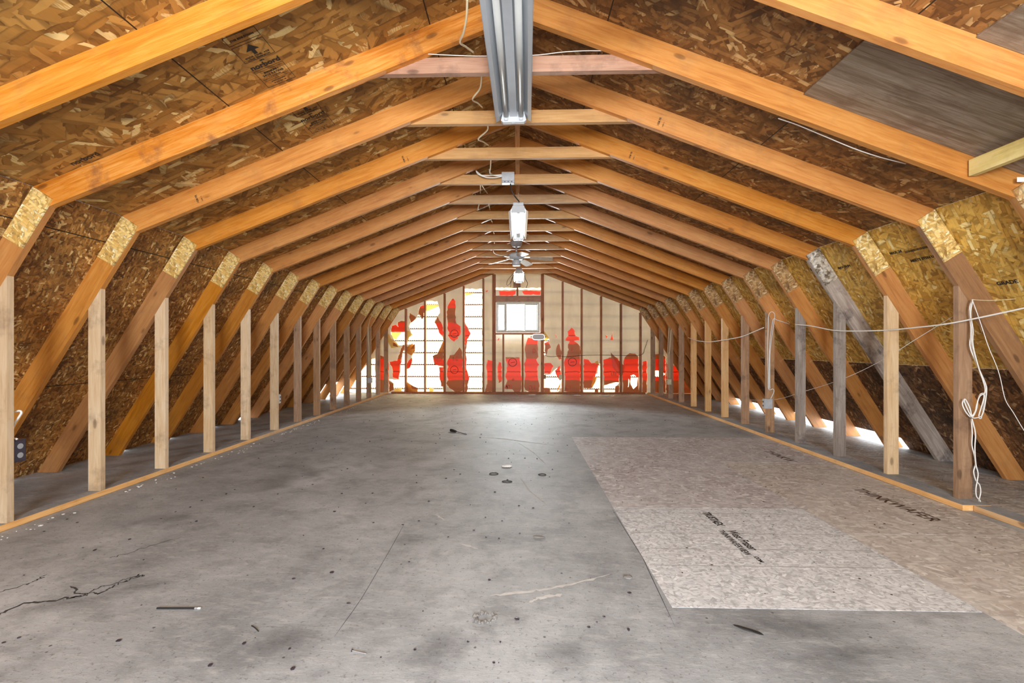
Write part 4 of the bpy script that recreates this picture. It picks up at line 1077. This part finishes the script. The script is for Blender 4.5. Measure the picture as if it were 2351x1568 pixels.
# stains with a shape of their own
def blob(px, py, rx_, ry_, n=22):
    q = on_floor(px, py); return [(q.x+rx_*math.cos(2*math.pi*k/n)*random.uniform(.8, 1.15), q.y+ry_*math.sin(2*math.pi*k/n)*random.uniform(.8, 1.15), .0004) for k in range(n)]
bm = bmesh.new()
for px, py, a, b in ((1134,1088,.035,.03), (1164,1106,.035,.022), (1245,1090,.03,.025)):
    q = on_floor(px, py); n = 20
    add_tube(bm, [(q.x+a*math.cos(2*math.pi*k/n)*random.uniform(.9, 1.1), q.y+b*math.sin(2*math.pi*k/n)*random.uniform(.9, 1.1), .0012) for k in range(n+1)], .004, 5)
link('floor_ring_stain', finish(bm), M_crack, floor)
def soft_stain(name, px, py, rx_, ry_, rz):
    m = MATS.get('damp_stain')
    if not m:
        m, nt, b = newmat('damp_stain'); tc = N(nt, 'ShaderNodeTexCoord')
        b.inputs['Base Color'].default_value = (.07, .07, .072, 1); b.inputs['Roughness'].default_value = .6
        ln = N(nt, 'ShaderNodeVectorMath', operation='LENGTH'); nt.links.new(tc.outputs['Object'], ln.inputs[0])
        n = noise(nt, tc.outputs['Object'], 2.2, 4, .6); s = mth(nt, 'ADD', ln.outputs['Value'], mth(nt, 'MULTIPLY', n.outputs[0], .7))
        r = ramp(nt, [(.30, (.30, .30, .30)), (1.15, (0, 0, 0))]); nt.links.new(s, r.inputs[0]); nt.links.new(r.outputs[0], b.inputs['Alpha'])
    q = on_floor(px, py); bm = bmesh.new(); bmesh.ops.create_circle(bm, cap_ends=True, segments=32, radius=1)
    o = link(name, finish(bm), m, floor); o.location = (q.x, q.y, .0003); o.scale = (rx_, ry_, 1); o.rotation_euler = (0, 0, rz)
soft_stain('floor_stain', 330, 1346, .24, .10, .3)
soft_stain('floor_stain', 655, 1475, .26, .20, 0)
soft_stain('floor_stain', 150, 1385, .28, .10, .3)
soft_stain('floor_stain', 1290, 1500, .20, .16, 0)
soft_stain('floor_stain', 1850, 1440, .55, .13, 0)
soft_stain('floor_stain', 1980, 1500, .45, .10, .1)
soft_stain('floor_stain', 1010, 1480, .18, .22, .3)
soft_stain('floor_stain', 380, 1190, .35, .20, .4)
soft_stain('floor_stain', 940, 1240, .18, .15, 0)

# pencil
a = on_floor(361, 1396, .0045); b = on_floor(462, 1396, .0045); d = (b-a)
pc = empty('pencil', tuple(a), 'black pencil lying on the bare floor at lower left', 'pencil'); pc.rotation_euler = (0, 0, math.atan2(d.y, d.x)); Lp = d.length
def ptube(name, x0, x1, r0, r1, mat, seg=6):
    bm = bmesh.new(); add_tube(bm, [(x0, 0, 0), (x1, 0, 0)], [r0, r1], seg); return link(name, finish(bm), mat, pc)
ptube('pencil_barrel', 0, Lp*.86, .004, .004, M_black); ptube('ferrule', Lp*.861, Lp*.93, .0042, .0042, M_steel, 10); ptube('eraser', Lp*.931, Lp*.99, .0038, .0038, M_foam, 10)
# nail
a = on_floor(808, 1493, .003); b = on_floor(842, 1501, .003)
nl = empty('nail', tuple(a), 'small steel nail lying on the floor at bottom centre-left', 'nail'); nl.rotation_euler = (0, 0, math.atan2((b-a).y, (b-a).x))
bm = bmesh.new(); add_tube(bm, [(.0022, 0, 0), ((b-a).length-.006, 0, 0), ((b-a).length, 0, 0)], [.0018, .0018, .0003], 8); link('shank', finish(bm), M_steel, nl)
bm = bmesh.new(); add_tube(bm, [(0, 0, 0), (.002, 0, 0)], .005, 12); link('nail_head', finish(bm), M_dkbox, nl)
tag(tube('twig', [tuple(on_floor(578, 1436, .003)), tuple(on_floor(586, 1441, .004)), tuple(on_floor(594, 1449, .002))], .002, M_black), 'tiny dark twig right of the pencil', 'twig')
# screwdriver-like tool
a = on_floor(1034, 987, .018); b = on_floor(1072, 997, .004)
sd = empty('screwdriver', tuple(a), 'small black screwdriver lying on the floor beyond the middle', 'tool'); L = (b-a).length
sd.rotation_euler = (0, math.asin(.014/L), math.atan2((b-a).y, (b-a).x))
bm = bmesh.new(); add_tube(bm, [(0, 0, 0), (.01, 0, 0), (.05, 0, 0), (.10, 0, 0), (.115, 0, 0)], [.010, .017, .018, .014, .009], 12); link('handle', finish(bm, 0, True), M_black, sd)
bm = bmesh.new(); add_tube(bm, [(.1155, 0, 0), (L-.02, 0, 0), (L, 0, 0)], [.004, .004, .002], 8); link('blade', finish(bm), M_dkbox, sd)
# white chip
def lump(name, px, py, rx_, ry_, h, mat, label, cat, n=3, seed=1, rz=0):
    rr = random.Random(seed); bm = bmesh.new(); bmesh.ops.create_icosphere(bm, subdivisions=n, radius=1)
    for v in bm.verts:
        k = 1+rr.uniform(-.14, .14); v.co = Vector((v.co.x*rx_*k, v.co.y*ry_*k, max(v.co.z, -.5)*h*k))
    q = on_floor(px, py); mz = min(v.co.z for v in bm.verts)
    o = link(name, finish(bm), mat); o.location = (q.x, q.y, -mz+.0003); o.rotation_euler = (0, 0, rz)
    return tag(o, label, cat)
lump('foam_chip', 1164, 1071, .045, .030, .012, M_foam, 'white oval foam chip on the bare floor, centre', 'chip', 3, 4)
# crumbled putty ring
q = on_floor(1112, 1420); bm = bmesh.new(); rr = random.Random(5)
for k in range(46):
    a = rr.uniform(0, 6.28); r = rr.uniform(.6, 1.1)
    x, y_ = .042*r*math.cos(a), .036*r*math.sin(a); s = rr.uniform(.003, .008)
    g = bmesh.ops.create_icosphere(bm, subdivisions=1, radius=s, matrix=Matrix.Translation((x, y_, s*.6)))
    for v in g['verts']: v.co += Vector([rr.uniform(-s*.3, s*.3) for _ in range(3)]); v.co.z = max(v.co.z, .0004)
o = link('putty_crumble', finish(bm), M_putty); o.location = (q.x, q.y, 0); tag(o, 'dark crumbled ring of putty on the floor at bottom centre', 'debris')
lump('debris_clump', 1441, 1327, .022, .016, .008, M_putty, 'grey splintered clump near the edge of the light floor panel', 'debris', 2, 9)
lump('debris_clump', 1718, 1447, .05, .010, .004, M_black, 'dark sliver on the floor below the light panel', 'debris', 2, 12, -.6)
lump('debris_clump', 1238, 1234, .035, .012, .006, M_putty, 'flat grey flake on the floor in the middle foreground', 'debris', 2, 15, -.2)
# loose grit, foam crumbs
def grit(name, spots, mat, label, smin, smax, seed):
    rr = random.Random(seed); bm = bmesh.new()
    for x, y_ in spots:
        s = rr.uniform(smin, smax)
        g = bmesh.ops.create_icosphere(bm, subdivisions=1, radius=s, matrix=Matrix.Translation((x, y_, 0)))
        sx_, sy_, sz_ = rr.uniform(.6, 1.6), rr.uniform(.6, 1.6), rr.uniform(.25, .6)
        for v in g['verts']: v.co = Vector((x+(v.co.x-x)*sx_, y_+(v.co.y-y_)*sy_, max(0, v.co.z*sz_+s*.3)+.0005))
    o = link(name, finish(bm), mat); return tag(o, label, 'debris', None, 'stuff')
rr = random.Random(11)
grit('floor_grit', [(rr.uniform(-2.8, .58), rr.uniform(1, 10)) for _ in range(520)] + [(rr.uniform(.6, 2.7), rr.uniform(5.7, 10)) for _ in range(150)], M_dkbox, 'dark grit scattered over the grey floor', .0015, .008, 1)
gp = grit('floor_grit', [(rr.uniform(.65, 2.8), rr.uniform(2.0, 5.5)) for _ in range(260)], M_inkb, 'dark grit scattered over the strand board panels', .001, .005, 2); gp.location.z = .0015
grit('paint_chips', [(-2.86+abs(rr.gauss(0, .05)), rr.uniform(1.5, 10)) for _ in range(210)] + [(rr.uniform(-2.8, 2.7), YG-abs(rr.gauss(0, .12))-.02) for _ in range(260)], M_foam, 'white chips and foam crumbs along the left plate and far gable', .002, .009, 3)
for i, (px, py, a, b) in enumerate(((968, 908.5, .20, .04), (1222, 907.2, .09, .02), (1388, 909, .12, .03), (1325, 908, .08, .02))):
    lump('foam_scrap', px, py, a, b, .012, M_foam, 'flat white foam scrap on the floor %s' % ['left of the tall bright opening', 'under the far window', 'below the third stud right of the window', 'between the first two studs right of the window'][i], 'scrap', 2, 20+i)
# paper scraps caught low on the left slope and at the right edge
p = at(2340, 412, 2.52); tag(box('paper_scrap', (p.x-.015, p.y-.003, p.z-.014), (p.x+.03, p.y, p.z+.012), M_foam, None, .001), 'white scrap stuck at the right knee near the photo edge', 'scrap')
